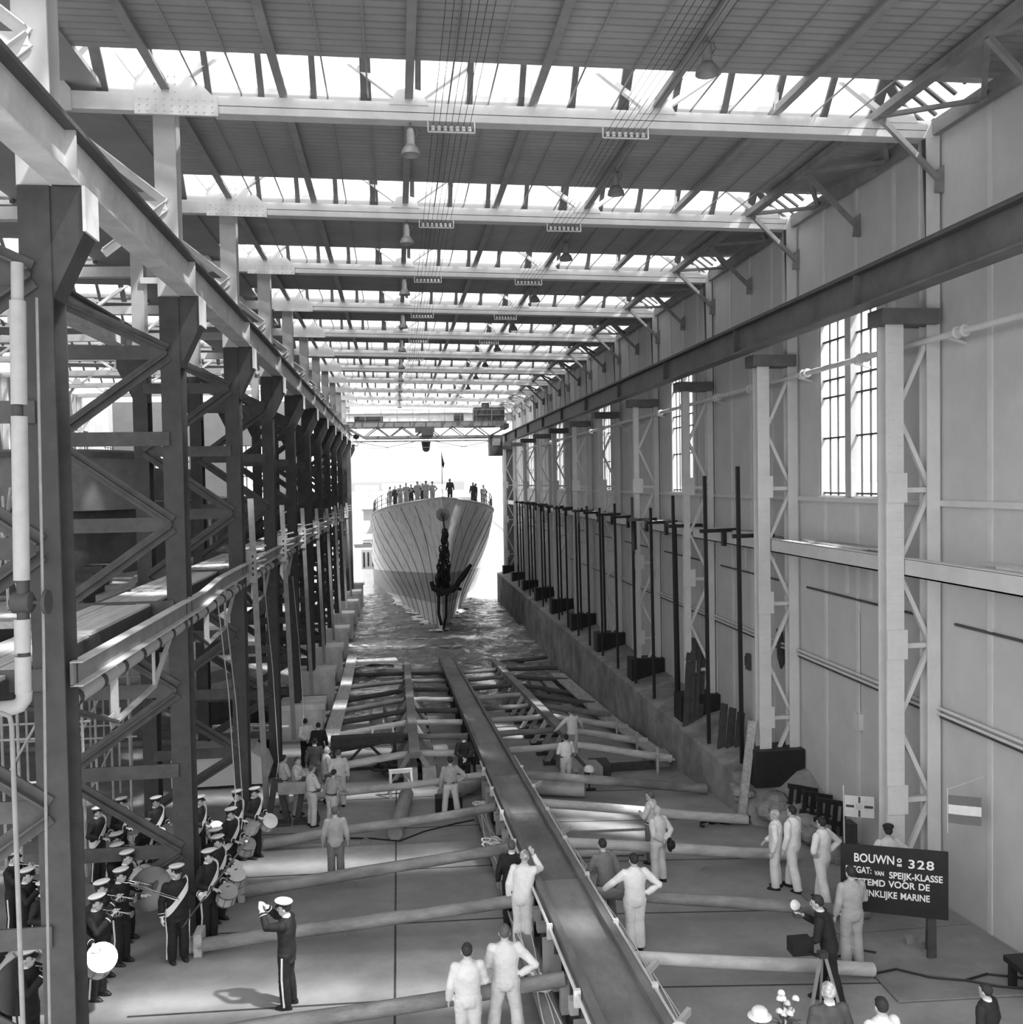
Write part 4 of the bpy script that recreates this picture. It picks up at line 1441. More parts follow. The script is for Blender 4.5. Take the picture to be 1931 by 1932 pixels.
for i, y in enumerate((26.2, 22.6, 18.6, 14.9)):
    m = MB()
    random.seed(i)
    for q in range(7):
        a = Vector((2.2 + random.uniform(-.2, .2), y + random.uniform(-.2, .2), zf(y, .40)))
        m.tube([a + Vector((.13 * math.cos(w_ * .9 + q), .16 * math.sin(w_ * .9 + q), .02 * w_ * .4)) for w_ in range(8)], .022, 5)
    tag(m.build('rope_coil', ROPE), '%s small bundle of white rope on the plank, from the water side' % ORD[i], 'rope', 'rope bundles on the plank')
for j in range(3):
    x = 3.72 + j * .07
    pts_ = [(x + .04 * math.sin(y * .9 + j), y, zf(y, .95 - .1 * j + .05 * math.sin(y + j))) for y in [11 + .6 * q for q in range(24)]]
    tag(MB().tube(pts_, .012, 5).build('rope_line', ROPE), 'white rope line slung beside the middle way towards the kerb wall', 'rope', 'white ropes slung beside the middle way')
for i, y in enumerate((12.0, 13.6, 18.0, 21.0, 25.5)):
    tag(MB().bar((3.62, y, zf(y, 1.0)), (3.9, y + .3, zf(y, 1.02)), .06, .1).build('tie_block', WHITE), '%s small white tie block beside the middle way, from the slip head' % ORD[i], 'block', 'tie blocks beside the way')

# ============================================================ SHORING LOGS
LOG1 = mat('log_bark_grey', .17, .85, .3, 3.5, bump=.5, bscale=9, dark=.08, thr=(.45, .65), stretch=(.35, 1, 1))
LOG2 = mat('log_peeled_pale', .34, .85, .25, 3.5, bump=.4, bscale=9, dark=.18, thr=(.5, .7), stretch=(.35, 1, 1))
LOG3 = mat('log_wet_dark', .07, .7, .3, 3.5, bump=.4, bscale=9, stretch=(.35, 1, 1))
def log(a, b, r0, r1, m_, lab, seed, grp='shoring logs across the slip'):
    random.seed(seed)
    a = Vector(a)
    b = Vector(b)
    pts_ = []
    rs = []
    n = 14
    for i in range(n + 1):
        f = i / n
        pts_.append(a.lerp(b, f) + Vector((0, noise.noise((f * 2, seed, 0)) * .05, noise.noise((f * 2, seed, 5)) * .04 + .0)))
        rs.append((r0 + (r1 - r0) * f) * (1 + .05 * noise.noise((f * 6, seed, 9))))
    o = MB().tube(pts_, rs, 12).build('shoring_log', m_, None, True)
    return tag(o, lab, 'log', grp)
LL = [(13.85, -3.6, 14.44, LOG1, .13), (17.3, -4.1, 18.1, LOG1, .135), (20.5, -3.75, 20.9, LOG1, .14), (24.0, -3.6, 24.5, LOG1, .135), (27.7, -3.9, 28.9, LOG2, .12)]
for i, (yc_, x_, yo, m_, r) in enumerate(LL):
    log((x_, yo, zf(yo, r + .02)), (2.42, yc_, zf(yc_, .92)), r, r * .85, m_, '%s long shoring log from the middle way to the colonnade, from the slip head' % ORD[i], i)
LR = [(14.4, 8.0, 14.9, LOG2, .12), (17.4, 9.2, 17.3, LOG1, .125), (20.6, 9.3, 20.9, LOG2, .135), (24.1, 9.9, 24.0, LOG2, .135), (27.5, 10.1, 27.4, LOG1, .15)]
for i, (yc_, x_, yo, m_, r) in enumerate(LR):
    zo = zf(yo, r + .02)
    log((3.62, yc_, zf(yc_, .92)), (min(x_, 9.3), yo, zo), r * .85, r, m_, '%s long shoring log from the middle way to the kerb wall, from the slip head' % ORD[i], 20 + i)
FY = [31.2, 34.3, 37.3, 40.3, 43.6, 47.0, 50.5, 54.0, 57.5]
for i, y in enumerate(FY):
    zt = max(zf(y, .95), -3.2)
    zo = max(zf(y, .2), -2.72)
    mm = (LOG2, LOG1, LOG2, LOG3, LOG2, LOG3, LOG1, LOG3, LOG3)[i]
    log((.6, y, zf(y, .95)), (2.45, y - .2, zf(y, .92)), .11, .12, mm, '%s short shoring log between the middle way and the narrow way near the colonnade' % ORD[i], 40 + i)
    log((3.48, y - .2, zf(y, .92)), (5.7, y, zf(y, .95)), .12, .11, mm, '%s short shoring log between the middle way and the pale narrow way' % ORD[i], 50 + i)
    log((-3.5, y + .6, zo + .1), (.25, y, zf(y, .95)), .14, .12, (LOG2, LOG3, LOG2, LOG3, LOG3, LOG3, LOG3, LOG3, LOG3)[i], '%s shoring log from the narrow way to the pier blocks, counted down the slip' % ORD[i], 60 + i)
    log((6.0, y, zf(y, .95)), (9.2, y - .5, zo + .25), .12, .14, (LOG2, LOG2, LOG2, LOG1, LOG3, LOG3, LOG3, LOG3, LOG3)[i], '%s shoring log from the pale narrow way to the kerb wall, counted down the slip' % ORD[i], 70 + i)
log((.12, 28.6, zf(28.6, .22)), (-.22, 24.6, zf(24.6, .2)), .22, .2, SAWN, 'thick dark log lying lengthwise on the slip floor', 90, 'loose logs on the slip floor')
log((1.2, 28.1, zf(28.1, .25)), (2.35, 29.2, zf(29.2, .35)), .24, .24, LOG2, 'thick pale log end beside the middle way behind the standing workers', 91, 'loose logs on the slip floor')
log((3.7, 28.6, zf(28.6, .3)), (5.6, 27.9, zf(27.9, .24)), .26, .24, LOG2, 'thick pale log on the floor beside the way under the round work lamp', 92, 'loose logs on the slip floor')
log((3.95, 22.2, zf(22.2, .12)), (5.9, 22.1, zf(22.1, .1)), .09, .09, LOG2, 'thin pale log on the floor behind the worker in grey', 93, 'loose logs on the slip floor')

# ============================================================ THINGS ON THE SLIP FLOOR
def place(mb, name, mat_, lab, cat, grp=None):
    return tag(mb.build(name, mat_), lab, cat, grp)
place(MB().bar((-2.75, 34.5, -1.35), (-2.9, 50, -2.25), .62, .06).bar((-3.0, 36, -1.75), (-3.0, 36, -1.4), .15), 'gangway_plank', WOODL, 'broad pale gangway plank along the pier blocks', 'plank')
place(MB().bar((-2.9, 50.1, -2.25), (-3.0, 60, -2.4), .6, .06), 'gangway_plank', WOODL, 'far gangway plank resting just above the water by the pier blocks', 'plank')
place(MB().bar((-2.6, 57, -2.3), (-.2, 57.4, -2.3), .9, .07), 'gangway_plank', WOODL, 'crosswise pale plank over the water near the narrow way end', 'plank')
place(MB().bar((9.0, 30.6, -1.1), (9.0, 39, -1.85), .6, .07), 'gangway_plank', WOOD, 'grey gangway plank running down beside the kerb wall', 'plank')
place(MB().bar((9.0, 39.1, -1.9), (8.9, 52, -2.5), .75, .07), 'gangway_plank', WOOD, 'lower grey gangway plank beside the kerb wall at the water', 'plank')
for i, (x, y) in enumerate(((8.6, 30.3), (8.65, 33.2), (8.6, 36.2))):
    place(MB().tube([(x, y, zf(y) - .05), (x, y, zf(y, .9))], .05, 6), 'stake', WOOD, '%s pale stake beside the grey gangway plank' % ORD[i], 'stake', 'stakes beside the gangway')
def sawhorse(x, y, rz, m_, lab, w_=.9, h=.75):
    t = thing('sawhorse', lab, 'sawhorse', (x, y, zf(y)), rz)
    MB().box((-w_ / 2, -.06, h - .12), (w_ / 2, .06, h)).build('top_beam', m_, t)
    for sx in (-1, 1):
        for sy in (-1, 1):
            MB().bar((sx * w_ * .42, sy * .06, h - .05), (sx * w_ * .48, sy * .3, 0), .07, .05).build('leg', m_, t)
    MB().bar((-w_ * .44, .2, h * .35), (-.02, .08, h * .9), .04).bar((w_ * .44, .2, h * .35), (.02, .08, h * .9), .04).build('brace', m_, t)
sawhorse(-.05, 29.4, .1, WHITE, 'white sawhorse on the floor behind the pale shoring log', .75, .85)
sawhorse(-.75, 37.2, .15, WHITE, 'white sawhorse standing near the water between narrow way and gangway', .95, .9)
sawhorse(10.2, 29.9, 1.5, DARKW, 'small dark sawhorse by the kerb wall under the black posts', .5, .8)
def aframe(x, y, lab):
    t = thing('timber_trestle', lab, 'trestle', (x, y, zf(y)), 0, 'dark trestles beside the bandsmen')
    MB().bar((-.28, 0, 0), (-.06, 0, 1.25), .16, .2, (0, 1, 0)).bar((.28, .1, 0), (.06, 0, 1.25), .16, .2, (0, 1, 0)).build('upright', DARKW, t)
    MB().box((-.12, -.12, 1.0), (.12, .14, 1.3)).build('head', DARKW, t)
    MB().box((-.36, -.2, 0), (.36, .2, .1)).build('foot', DARKW, t)
aframe(-3.55, 26.8, 'dark A-shaped trestle nearest the drummers')
aframe(-2.75, 26.9, 'dark A-shaped trestle under the standing workers')
place(MB().box((-3.5, 26.6, zf(27, .95)), (-2.7, 26.68, zf(27, 1.28))), 'trestle_board', SAWN, 'grey board fixed between both dark A-shaped trestles', 'board')
t = thing('low_trestle', 'long dark steel trestle with a triangular frame beyond the workers', 'trestle', (-1.2, 33.4, zf(33.4)))
zb = zf(33.4)
W(MB().box((-2.5, 33.2, zb + .95), (.1, 33.6, zb + 1.25)), 'top_beam', DARKW, t)
W(MB().bar((-2.2, 33.4, zb), (-1.3, 33.4, zb + .95), .09).bar((-.3, 33.4, zb), (-1.2, 33.4, zb + .95), .09).box((-2.3, 33.35, zb), (-.2, 33.45, zb + .1)), 'frame', DARKW, t)
for x in (-2.4, -.25):
    W(MB().box((x - .06, 33.3, zb), (x + .06, 33.5, zb + .95)), 'leg', DARKW, t)
random.seed(6)
m = MB()
t = thing('cable_drum_heap', 'dark heap of rope and tackle beside the square baulks', 'tackle', (-.2, 32.2, zf(32.2)))
zb = zf(32.2)
for q in range(7):
    a = Vector((-.3 + random.uniform(-.4, .4), 32.2 + random.uniform(-.4, .4), zb + .12 + q * .05))
    W(MB().tube([a + Vector((.35 * math.cos(w_ * .8), .35 * math.sin(w_ * .8), .01 * w_)) for w_ in range(9)], .06, 6), 'rope_turn', DARKW, t)
W(MB().box((-.15, 31.7, zb), (.3, 32.2, zb + .75)), 'crate', SAWN, t)
place(MB().box((.95, 27.1, zf(27)), (1.75, 27.5, zf(27, .42))), 'tool_box', BLACK, 'black box at the feet of the worker with one hand on his hip', 'box')
place(MB().box((7.1, 31.0, zf(31) - .02), (8.7, 31.25, zf(31, .24))), 'floor_baulk', DARKW, 'dark baulk on the floor beyond the round work lamp', 'baulk')
place(MB().box((9.0, 31.3, zf(31.5) - .02), (9.32, 31.9, zf(31.5, .5))).box((8.5, 31.3, zf(31.5) - .02), (9.0, 31.8, zf(31.5, .45))), 'stone_block', KERB, 'grey block at the foot of the grey gangway plank', 'block')
place(MB().box((6.3, 30.2, zf(30.2) - .02), (6.95, 30.9, zf(30.5, .5))), 'wood_block', DARKW, 'dark block beside the worker bending at the pale narrow way', 'block')
t = thing('work_lamp', 'round white work lamp on a dark stand behind a shoring log', 'lamp', (5.88, 28.7, zf(28.7)))
zb = zf(28.7)
W(MB().lathe([(.17, 0), (.165, .08), (.12, .15), (.05, .18)], (5.9, 28.7, zb + .62), 14), 'dome', mat('lamp_dome_white', .85, .4, .05, 5), t, True)
W(MB().tube([(5.9, 28.7, zb + .05), (5.9, 28.7, zb + .62)], .025, 6).tube([(5.78, 28.7, zb + .5), (5.9, 28.7, zb + .3), (6.02, 28.7, zb + .5)], .02, 6), 'stem', BLACK, t)
W(MB().box((5.7, 28.62, zb), (6.1, 28.78, zb + .05)), 'foot', BLACK, t)
t = thing('work_lamp', 'small dark work lamp beside the round white one', 'lamp', (5.5, 28.8, zf(28.8)))
zb = zf(28.8)
W(MB().lathe([(.11, 0), (.1, .06), (.04, .09)], (5.5, 28.8, zb + .6), 12), 'dome', LAMPM, t, True)
W(MB().tube([(5.5, 28.8, zb), (5.5, 28.8, zb + .6)], .025, 6).tube([(5.38, 28.8, zb + .5), (5.5, 28.8, zb + .28), (5.62, 28.8, zb + .5)], .02, 6), 'stem', BLACK, t)
# boards and gear leaning on the long wall
for i, (x, y, ln, w_) in enumerate(((10.0, 31.0, 2.5, .2), (10.2, 31.1, 2.9, .2), (10.4, 31.2, 2.7, .22), (10.6, 31.3, 2.4, .2))):
    place(MB().bar((x - .35, y - .5, max(zf(y), -.0)), (x + .1, y + .4, ln), w_, .06, (0, 1, 0)), 'leaning_board', DARKW, '%s dark board leaning on the column foot above the kerb' % ORD[i], 'board', 'dark boards leaning by the kerb')
for i, (x, y) in enumerate(((9.95, 27.9), (10.15, 27.7), (10.35, 27.5))):
    place(MB().bar((x - .1, y - .3, .02), (x + .25, y + .3, 1.35 - .1 * i), .22, .1, (0, 1, 0)), 'leaning_block', DARKW, '%s black timber leaning on the first black posts' % ORD[i], 'timber', 'black timbers leaning on the posts')
place(MB().bar((9.28, 24.4, -.95), (9.7, 24.6, 1.75), .22, .09, (0, 1, 0)), 'leaning_plank', WOOD, 'single grey plank leaning upright against the kerb near the long wall', 'plank')
t = thing('chain_heap', 'black chain lying at the foot of the leaning plank', 'chain', (8.9, 24.3, zf(24.3)))
m = MB()
for q in range(14):
    link(m, (8.4 + q * .085, 24.3 + .1 * math.sin(q), zf(24.3, .09)), q * 1.57, .09)
W(m, 'links', BLACK, t)
W(MB().tube([(8.1, 24.0, zf(24, .05)), (8.0, 24.05, zf(24, .05)), (8.05, 24.2, zf(24, .06)), (8.4, 24.3, zf(24, .09))], .035, 6), 'hook', BLACK, t)
random.seed(9)
t = thing('rubble_mound', 'dark mound of broken concrete where the kerb wall ends', 'rubble', (10, 22.2, zf(22)), 0, None, 'stuff')
m = MB()
for q in range(90):
    y = random.uniform(20.2, 25.6)
    f = (y - 20.2) / 5.4
    x = random.uniform(10.3 - 1.0 * f, 10.7)
    r = random.uniform(.12, .4)
    m.ell((x, y, zf(y, .05) + f * .9 * random.uniform(.5, 1)), (r, r * random.uniform(.7, 1.2), r * random.uniform(.5, .8)), 7, 5)
W(m, 'lumps', KERB, t)
# pallets, flags, sign
for i in range(3):
    y = 23.3 - i * .62
    x = 10.15 + i * .10
    t = thing('slatted_pallet', '%s black slatted pallet leaning on the rubble behind the white flag' % ORD[i], 'pallet', (x, y, zf(y)), 0, 'black pallets by the wall')
    zb = zf(y) + .05 - i * .03
    ua = Vector((.75, -.65, 0)).normalized()
    ub = Vector((.18, .16, .97)).normalized()
    o_ = Vector((x, y, zb))
    for q in range(4):
        W(MB().bar(o_ + ua * (q * .2), o_ + ua * (q * .2) + ub * 1.15, .11, .05, (0, 1, 0)), 'slat', BLACK, t)
    for z_ in (.1, .58, 1.08):
        W(MB().bar(o_ + ub * z_ - ua * .08 + Vector((0, .07, 0)), o_ + ub * z_ + ua * .72 + Vector((0, .07, 0)), .06, .12), 'cross_bar', BLACK, t)
place(MB().box((10.5, 20.6, zf(20.6)), (10.7, 20.95, zf(20.6, .9))), 'bollard', DARKW, 'small dark bollard between the white flag and the sign board', 'bollard')
FLW = mat('flag_cloth_white', .62, .8, .06, 9)
FLD = mat('flag_cloth_dark', .05, .8, .1, 9)
def flag_mesh(o_, u, v, nu, nv, amp, bands=None):
    pass
t = thing('signal_flag', 'white flag with a thin dark cross on a slim staff by the wall', 'flag', (9.98, 19.8, zf(19.8)))
W(MB().tube([(9.98, 19.8, zf(19.8)), (9.93, 19.76, 1.5)], .016, 6), 'staff', PAINTP, t)
A = Vector((9.95, 19.75, .80))
U = Vector((.9, -.42, .0)).normalized()
V = Vector((0, 0, 1))
CS = [.60]
def cloth(o_, u0, u1, v0, v1, off=0.0, nu=10, nv=5):
    m = MB()
    u0, u1, v0, v1 = u0 * CS[0], u1 * CS[0], v0 * CS[0] * 1.3, v1 * CS[0] * 1.3
    nn = U.cross(V).normalized()
    for i in range(nu + 1):
        for j in range(nv + 1):
            a = u0 + (u1 - u0) * i / nu
            b = v0 + (v1 - v0) * j / nv
            p = o_ + U * a + V * b + nn * (.012 * math.sin(a * 7 + b * 2) + off)
            m.v.append(tuple(p))
    for i in range(nu):
        for j in range(nv):
            q = i * (nv + 1) + j
            m.f.append((q, q + 1, q + nv + 2, q + nv + 1))
    k = len(m.v)
    m.v += [tuple(Vector(p) + nn * .006) for p in m.v[:k]]
    m.f += [tuple(i + k for i in reversed(f)) for f in m.f[:nu * nv]]
    return m
L_, H_ = 1.05, .62
fc = W(cloth(A, 0, L_, 0, H_), 'cloth', FLW, t, True)
m = MB()
for a in [cloth(A, *q, w_) for w_ in (-.012, .012) for q in ((.05, .34, .28, .35), (.70, 1.01, .28, .35), (.49, .56, .02, .21), (.49, .56, .42, .60))]:
    m.add(a.v, a.f)
W(m, 'cross', FLD, fc)
m = cloth(A, .41, .63, .24, .39, -.013)
a = cloth(A, .41, .63, .24, .39, .013)
m.add(a.v, a.f)
W(m, 'emblem', mat('flag_emblem_pale', .42, .8, .2, 9), fc)
t = thing('tricolour_flag', 'small tricolour flag with a pale middle band before the long wall', 'flag', (11.0, 16.3, 1.8))
CS[0] = .62
U = Vector((.85, -.5, 0)).normalized()
A = Vector((11.0, 16.72, 1.88))
L_, H_ = .90, .62
A = Vector((10.2, 16.15, 1.95))
dk = mat('flag_cloth_grey', .10, .8, .1, 9)
W(cloth(A, 0, L_, .44, .66), 'upper_band', dk, t, True)
W(cloth(A, 0, L_, .22, .44), 'middle_band', FLW, t, True)
W(cloth(A, 0, L_, 0, .22), 'lower_band', dk, t, True)
W(MB().tube([(10.19, 16.16, 1.75), (10.19, 16.16, 2.6)], .009, 6).tube([(10.19, 16.16, 2.58), (11.12, 16.3, 2.75)], .006, 5), 'staff', LATT, t)
# fire point and switch boxes on the wall
place(MB().box((10.98, 21.05, 2.35), (11.1, 21.3, 2.75)).tube([(11.05, 21.15, 2.75), (11.05, 21.15, 5.2)], .02, 6), 'switch_box', LATT, 'grey switch box with a conduit on the long wall between the lattice columns', 'switch box')
place(MB().box((10.98, 28.1, 2.4), (11.1, 28.4, 2.9)).box((10.97, 28.4, 2.5), (11.05, 28.44, 2.8)), 'switch_box', STEEL2, 'dark toothed box on the long wall beside the first black post', 'switch box')
place(MB().plate([(10.9, 25.75, 4.1), (10.95, 25.5, 4.05), (11.0, 25.45, 3.2), (10.95, 25.6, 2.95), (10.9, 25.7, 3.3)], (.05, 0, 0)), 'hung_cloth', DARKW, 'dark cloth hanging from the lower wall conduit', 'cloth')

# sign board
t = thing('sign_board', 'black sign board with white capitals standing by the long wall', 'sign', (8.75, 15.6, zf(15.6)))
PA, PB_ = Vector((7.99, 16.02, 0)), Vector((9.55, 15.12, 0))
ux = (PB_ - PA).normalized()
nrm = Vector((ux.y, -ux.x, 0)).normalized()
if nrm.y > 0:
    nrm = -nrm
wd = (PB_ - PA).length
z0_, z1_ = .52, 1.74
bd = MB().plate([PA + Vector((0, 0, z0_)), PB_ + Vector((0, 0, z0_ + .09)), PB_ + Vector((0, 0, z1_ + .09)), PA + Vector((0, 0, z1_))], -nrm * .05)
bo = W(bd, 'board', BLACK, t)
for s_ in (.12, .86):
    p = PA + ux * wd * s_
    W(MB().bar((p.x + .02, p.y + .1, 1.4), (p.x + .05, p.y + .12, zf(15.6)), .16, .06).bar((p.x, p.y + .1, 1.2), (p.x + .2, p.y + .5, zf(15.6)), .08, .08), 'leg', DARKW, t)
LET = mat('sign_letter_white', .75, .6, .05, 9)
def text(body, size, cx_, cz_, parent, name, width, off=.0035, ls=1.0):
    c = bpy.data.curves.new('t', 'FONT')
    c.body = body
    c.size = size
    c.align_x = 'CENTER'
    c.align_y = 'CENTER'
    c.extrude = .004
    c.offset = off
    c.space_character = ls
    c.space_word = 1.3
    o = bpy.data.objects.new('tmp', c)
    COL.objects.link(o)
    dg = bpy.context.evaluated_depsgraph_get()
    me = bpy.data.meshes.new_from_object(o.evaluated_get(dg))
    bpy.data.objects.remove(o)
    xs_ = [v.co.x for v in me.vertices]
    k_ = width / (max(xs_) - min(xs_))
    x0_ = (max(xs_) + min(xs_)) / 2
    p0 = PA + ux * cx_ + Vector((0, 0, cz_)) + nrm * .006
    uz = (Vector((0, 0, 1)))
    ux3 = (ux + Vector((0, 0, .05))).normalized()
    for v in me.vertices:
        q = v.co.copy()
        q.x = (q.x - x0_) * k_
        v.co = p0 + ux3 * q.x + uz * q.y + nrm * q.z - parent.location - (parent.parent.location if parent.parent else Vector())
    me.materials.clear()
    me.materials.append(LET)
    ob = bpy.data.objects.new(name, me)
    COL.objects.link(ob)
    ob.parent = parent
    return ob
text('BOUWN', .22, .575, z1_ - .205, bo, 'lettering', .68)
text('o', .15, 1.00, z1_ - .155, bo, 'lettering', .08)
text('=', .12, 1.00, z1_ - .26, bo, 'lettering', .08)
text('328', .22, 1.36, z1_ - .205, bo, 'lettering', .42, ls=1.15)
text('FREGAT:', .165, .31, z1_ - .44, bo, 'lettering', .44)
text('VAN', .105, .66, z1_ - .455, bo, 'lettering', .16)
text('SPEIJK-KLASSE', .165, 1.27, z1_ - .44, bo, 'lettering', .88)
text('BESTEMD VOOR DE', .165, .82, z1_ - .63, bo, 'lettering', 1.36)
text('KONINKLIJKE MARINE', .165, .82, z1_ - .83, bo, 'lettering', 1.36)
# gear by the sign, sheets on the floor, cables
DP = mat('floor_sheet_steel', .15, .7, .2, 1.2, dark=.10, thr=(.45, .65))
def sheet(poly, lab):
    m = MB().plate([(x, y, zf(y, .015)) for x, y in poly], (0, 0, .025))
    return place(m, 'floor_sheet', DP, lab, 'sheet')
sheet([(7.94, 13.96), (11.0, 13.75), (11.0, 16.6), (8.2, 16.6)], 'grey steel floor sheet under the sign board')
sheet([(8.25, 16.65), (11.0, 16.65), (11.0, 19.6), (8.5, 18.9)], 'grey steel floor sheet beyond the sign board along the wall')
for i, (x, y) in enumerate(((9.25, 15.95), (9.42, 15.75))):
    place(MB().box((x, y, zf(y, .04)), (x + .18, y + .12, zf(y, .16))), 'battery_box', LAMPM, '%s small grey box beside the sign board leg' % ('inner', 'outer')[i], 'box', 'small boxes by the sign')
for i, pts_ in enumerate(([(8.0, 14.9), (8.5, 15.0), (8.9, 14.6), (9.4, 14.4), (9.9, 14.55), (10.4, 14.3), (11, 14.4)], [(9.4, 14.4), (9.8, 14.1), (10.3, 13.9), (11, 13.8)], [(7.5, 15.6), (7.9, 15.7), (8.2, 15.9), (8.5, 15.7)])):
    place(MB().tube([(x, y, zf(y, .065)) for x, y in pts_], .02, 5), 'floor_cable', BLACK, '%s black cable on the steel floor sheets' % ORD[i], 'cable', 'cables on the floor sheets')
place(MB().tube([(x, y, zf(y, .02)) for x, y in ((-3.61, 25.16), (-2.3, 25.26), (-.87, 24.9), (-.1, 24.5), (.56, 25.24), (1.46, 25.81), (2.01, 26.07))], .022, 5), 'floor_cable', BLACK, 'winding black cable on the floor between two shoring logs', 'cable')
t = thing('side_table', 'low dark bench on the floor by the long wall', 'bench', (10.3, 13.9, zf(13.9)))
zb = zf(13.9)
W(MB().box((9.95, 13.3, zb + .42), (11.0, 14.2, zb + .52)), 'top', BLACK, t)
for x, y in ((10.05, 13.4), (10.05, 14.1), (10.85, 13.4), (10.85, 14.1)):
    W(MB().box((x - .05, y - .05, zb), (x + .05, y + .05, zb + .42)), 'leg', BLACK, t)
for i, (x, y) in enumerate(((-1.0, 24.5), (-1.18, 21.2), (-1.07, 18.4), (7.0, 20.7))):
    place(MB().tube([(x - .13, y, zf(y, .02)), (x - .12, y + .02, zf(y, .09)), (x, y + .04, zf(y, .14)), (x + .12, y + .02, zf(y, .09)), (x + .13, y, zf(y, .02))], .016, 6), 'floor_ring', LAMPM, '%s iron lashing ring set in the slip floor' % ORD[i], 'ring', 'lashing rings in the slip floor')
for i, (x, y) in enumerate(((-3.75, 18.15), (-3.4, 20.95))):
    place(MB().box((x - .1 - .15, y - .2, zf(y)), (x + .05 - .15, y + .2, zf(y, .45))), 'chock', WOOD, '%s upright timber chock at the log end by the colonnade' % ORD[i], 'chock', 'chocks at log ends')

# ============================================================ HARBOUR BEYOND
FARB = mat('far_building_pale', .55, .9, .1, .2)
FARD = mat('far_building_grey', .38, .9, .1, .2)
struct(MB().box((-700, 620, -4), (700, 700, -1.6)).build('floor_shore', FARD), 'distant low harbour shore')
place(MB().plate([(24.5, 205, -3.5), (27.5, 205, -3.5), (36, 360, -3.5), (32.5, 360, -3.5)], (0, 0, 2.6)), 'harbour_mole', FARD, 'grey harbour mole reaching into the water beyond the hall', 'mole')
random.seed(12)
for i, (x, w_, h, d) in enumerate(((-48, 26, 9, 0), (-20, 14, 6, 10), (-75, 30, 14, 30), (2, 22, 7, 20), (58, 22, 9, 5), (85, 30, 13, 30), (30, 16, 6, 12), (112, 26, 8, 0), (-110, 30, 10, 0))):
    t = thing('harbour_building', '%s pale building on the distant harbour shore' % ORD[i], 'building', (x, 625 + d, -1.6), 0, 'distant harbour buildings')
    MB().box((-w_ / 2, 0, 0), (w_ / 2, 14, h)).build('walls', FARB if i % 2 else FARD, t)
    MB().plate([(-w_ / 2 - 1, -1, h), (w_ / 2 + 1, -1, h), (w_ / 2 + 1, 7, h + 3), (-w_ / 2 - 1, 7, h + 3)], (0, 0, .4)).build('roof', FARD, t)
t = thing('rowing_boat', 'small dark boat on the harbour water beyond the colonnade end', 'boat', (-5.3, 166, -2.7))
MB().plate([(-2.2, 0, 0), (2.0, 0, 0), (2.6, 0, .7), (-2.4, 0, .6)], (0, 1.3, 0)).build('hull', STEEL2, t)
MB().box((-.8, .3, .6), (.6, 1.0, .9)).build('thwart', STEEL, t)
# ============================================================ PEOPLE
SKIN = mat('skin', .30, .6, .08, 12)
SKINT = mat('skin_tanned', .22, .6, .08, 12)
HAIRD = mat('hair_dark', .018, .6, .4, 30, bump=.6, bscale=60)
HAIRB = mat('hair_brown', .06, .6, .4, 30, bump=.6, bscale=60)
HAIRG = mat('hair_grey', .38, .6, .4, 22, bump=.8, bscale=50, dark=.14, thr=(.45, .6))
EYEM = mat('eye_dark', .03, .3, .2, 30)
LIP = mat('lip', .14, .6, .1, 30)
NAVY = mat('uniform_navy', .012, .75, .3, 6)
SUIT = mat('suit_black', .014, .8, .3, 6)
SUITG = mat('suit_dark_grey', .05, .8, .3, 6)
WHC = mat('coverall_white', .62, .85, .1, 5, bump=.35, bscale=9)
LGC = mat('coverall_pale_grey', .42, .85, .12, 5, bump=.35, bscale=9)
GRC = mat('coverall_grey', .24, .85, .15, 5, bump=.35, bscale=9, dark=.16, thr=(.55, .75))
DGC = mat('work_jacket_grey', .11, .85, .2, 5, bump=.35, bscale=9)
SHOE = mat('shoe_black', .012, .4, .2, 10)
CAPW = mat('cap_white', .80, .6, .04, 9)
GLOVE = mat('glove_white', .72, .7, .05, 9)
SASHM = mat('sash_white', .80, .6, .04, 9)

def remesh(mb, vox, m_, sm=3, fold=0.0, seed=0):
    me = mb.mesh('tmp', None)
    o = bpy.data.objects.new('tmp', me)
    COL.objects.link(o)
    r = o.modifiers.new('r', 'REMESH')
    r.mode = 'VOXEL'
    r.voxel_size = vox
    if sm:
        s_ = o.modifiers.new('s', 'SMOOTH')
        s_.factor = .5
        s_.iterations = sm
    dg = bpy.context.evaluated_depsgraph_get()
    out = bpy.data.meshes.new_from_object(o.evaluated_get(dg))
    bpy.data.objects.remove(o)
    bpy.data.meshes.remove(me)
    if fold:
        nn = [v.normal.copy() for v in out.vertices]
        for v, q in zip(out.vertices, nn):
            c = v.co
            f = noise.noise((c.x * 9 + seed, c.y * 9, c.z * 5)) + .7 * noise.noise((c.x * 16, c.y * 16 + seed, c.z * 22 + 3 * c.x))
            v.co = c + q * (fold * f)
    out.materials.clear()
    out.materials.append(m_)
    out.polygons.foreach_set('use_smooth', [True] * len(out.polygons))
    return out

def ring_loft(mb, rings, n=14):
    """rings: (centre, rx, ry[, axis rotation matrix]) stacked, closed at both ends"""
    vv = []
    for r in rings:
        c, rx, ry = Vector(r[0]), r[1], r[2]
        R_ = r[3] if len(r) > 3 else None
        for k in range(n):
            a = 2 * PI * k / n
            q = Vector((rx * math.cos(a), ry * math.sin(a), 0))
            vv.append(c + (R_ @ q if R_ else q))
    ff = []
    for i in range(len(rings) - 1):
        for k in range(n):
            a = i * n + k
            b = i * n + (k + 1) % n
            ff.append((a, b, b + n, a + n))
    ff.append(tuple(reversed(range(n))))
    ff.append(tuple(range((len(rings) - 1) * n, len(rings) * n)))
    mb.add(vv, ff)

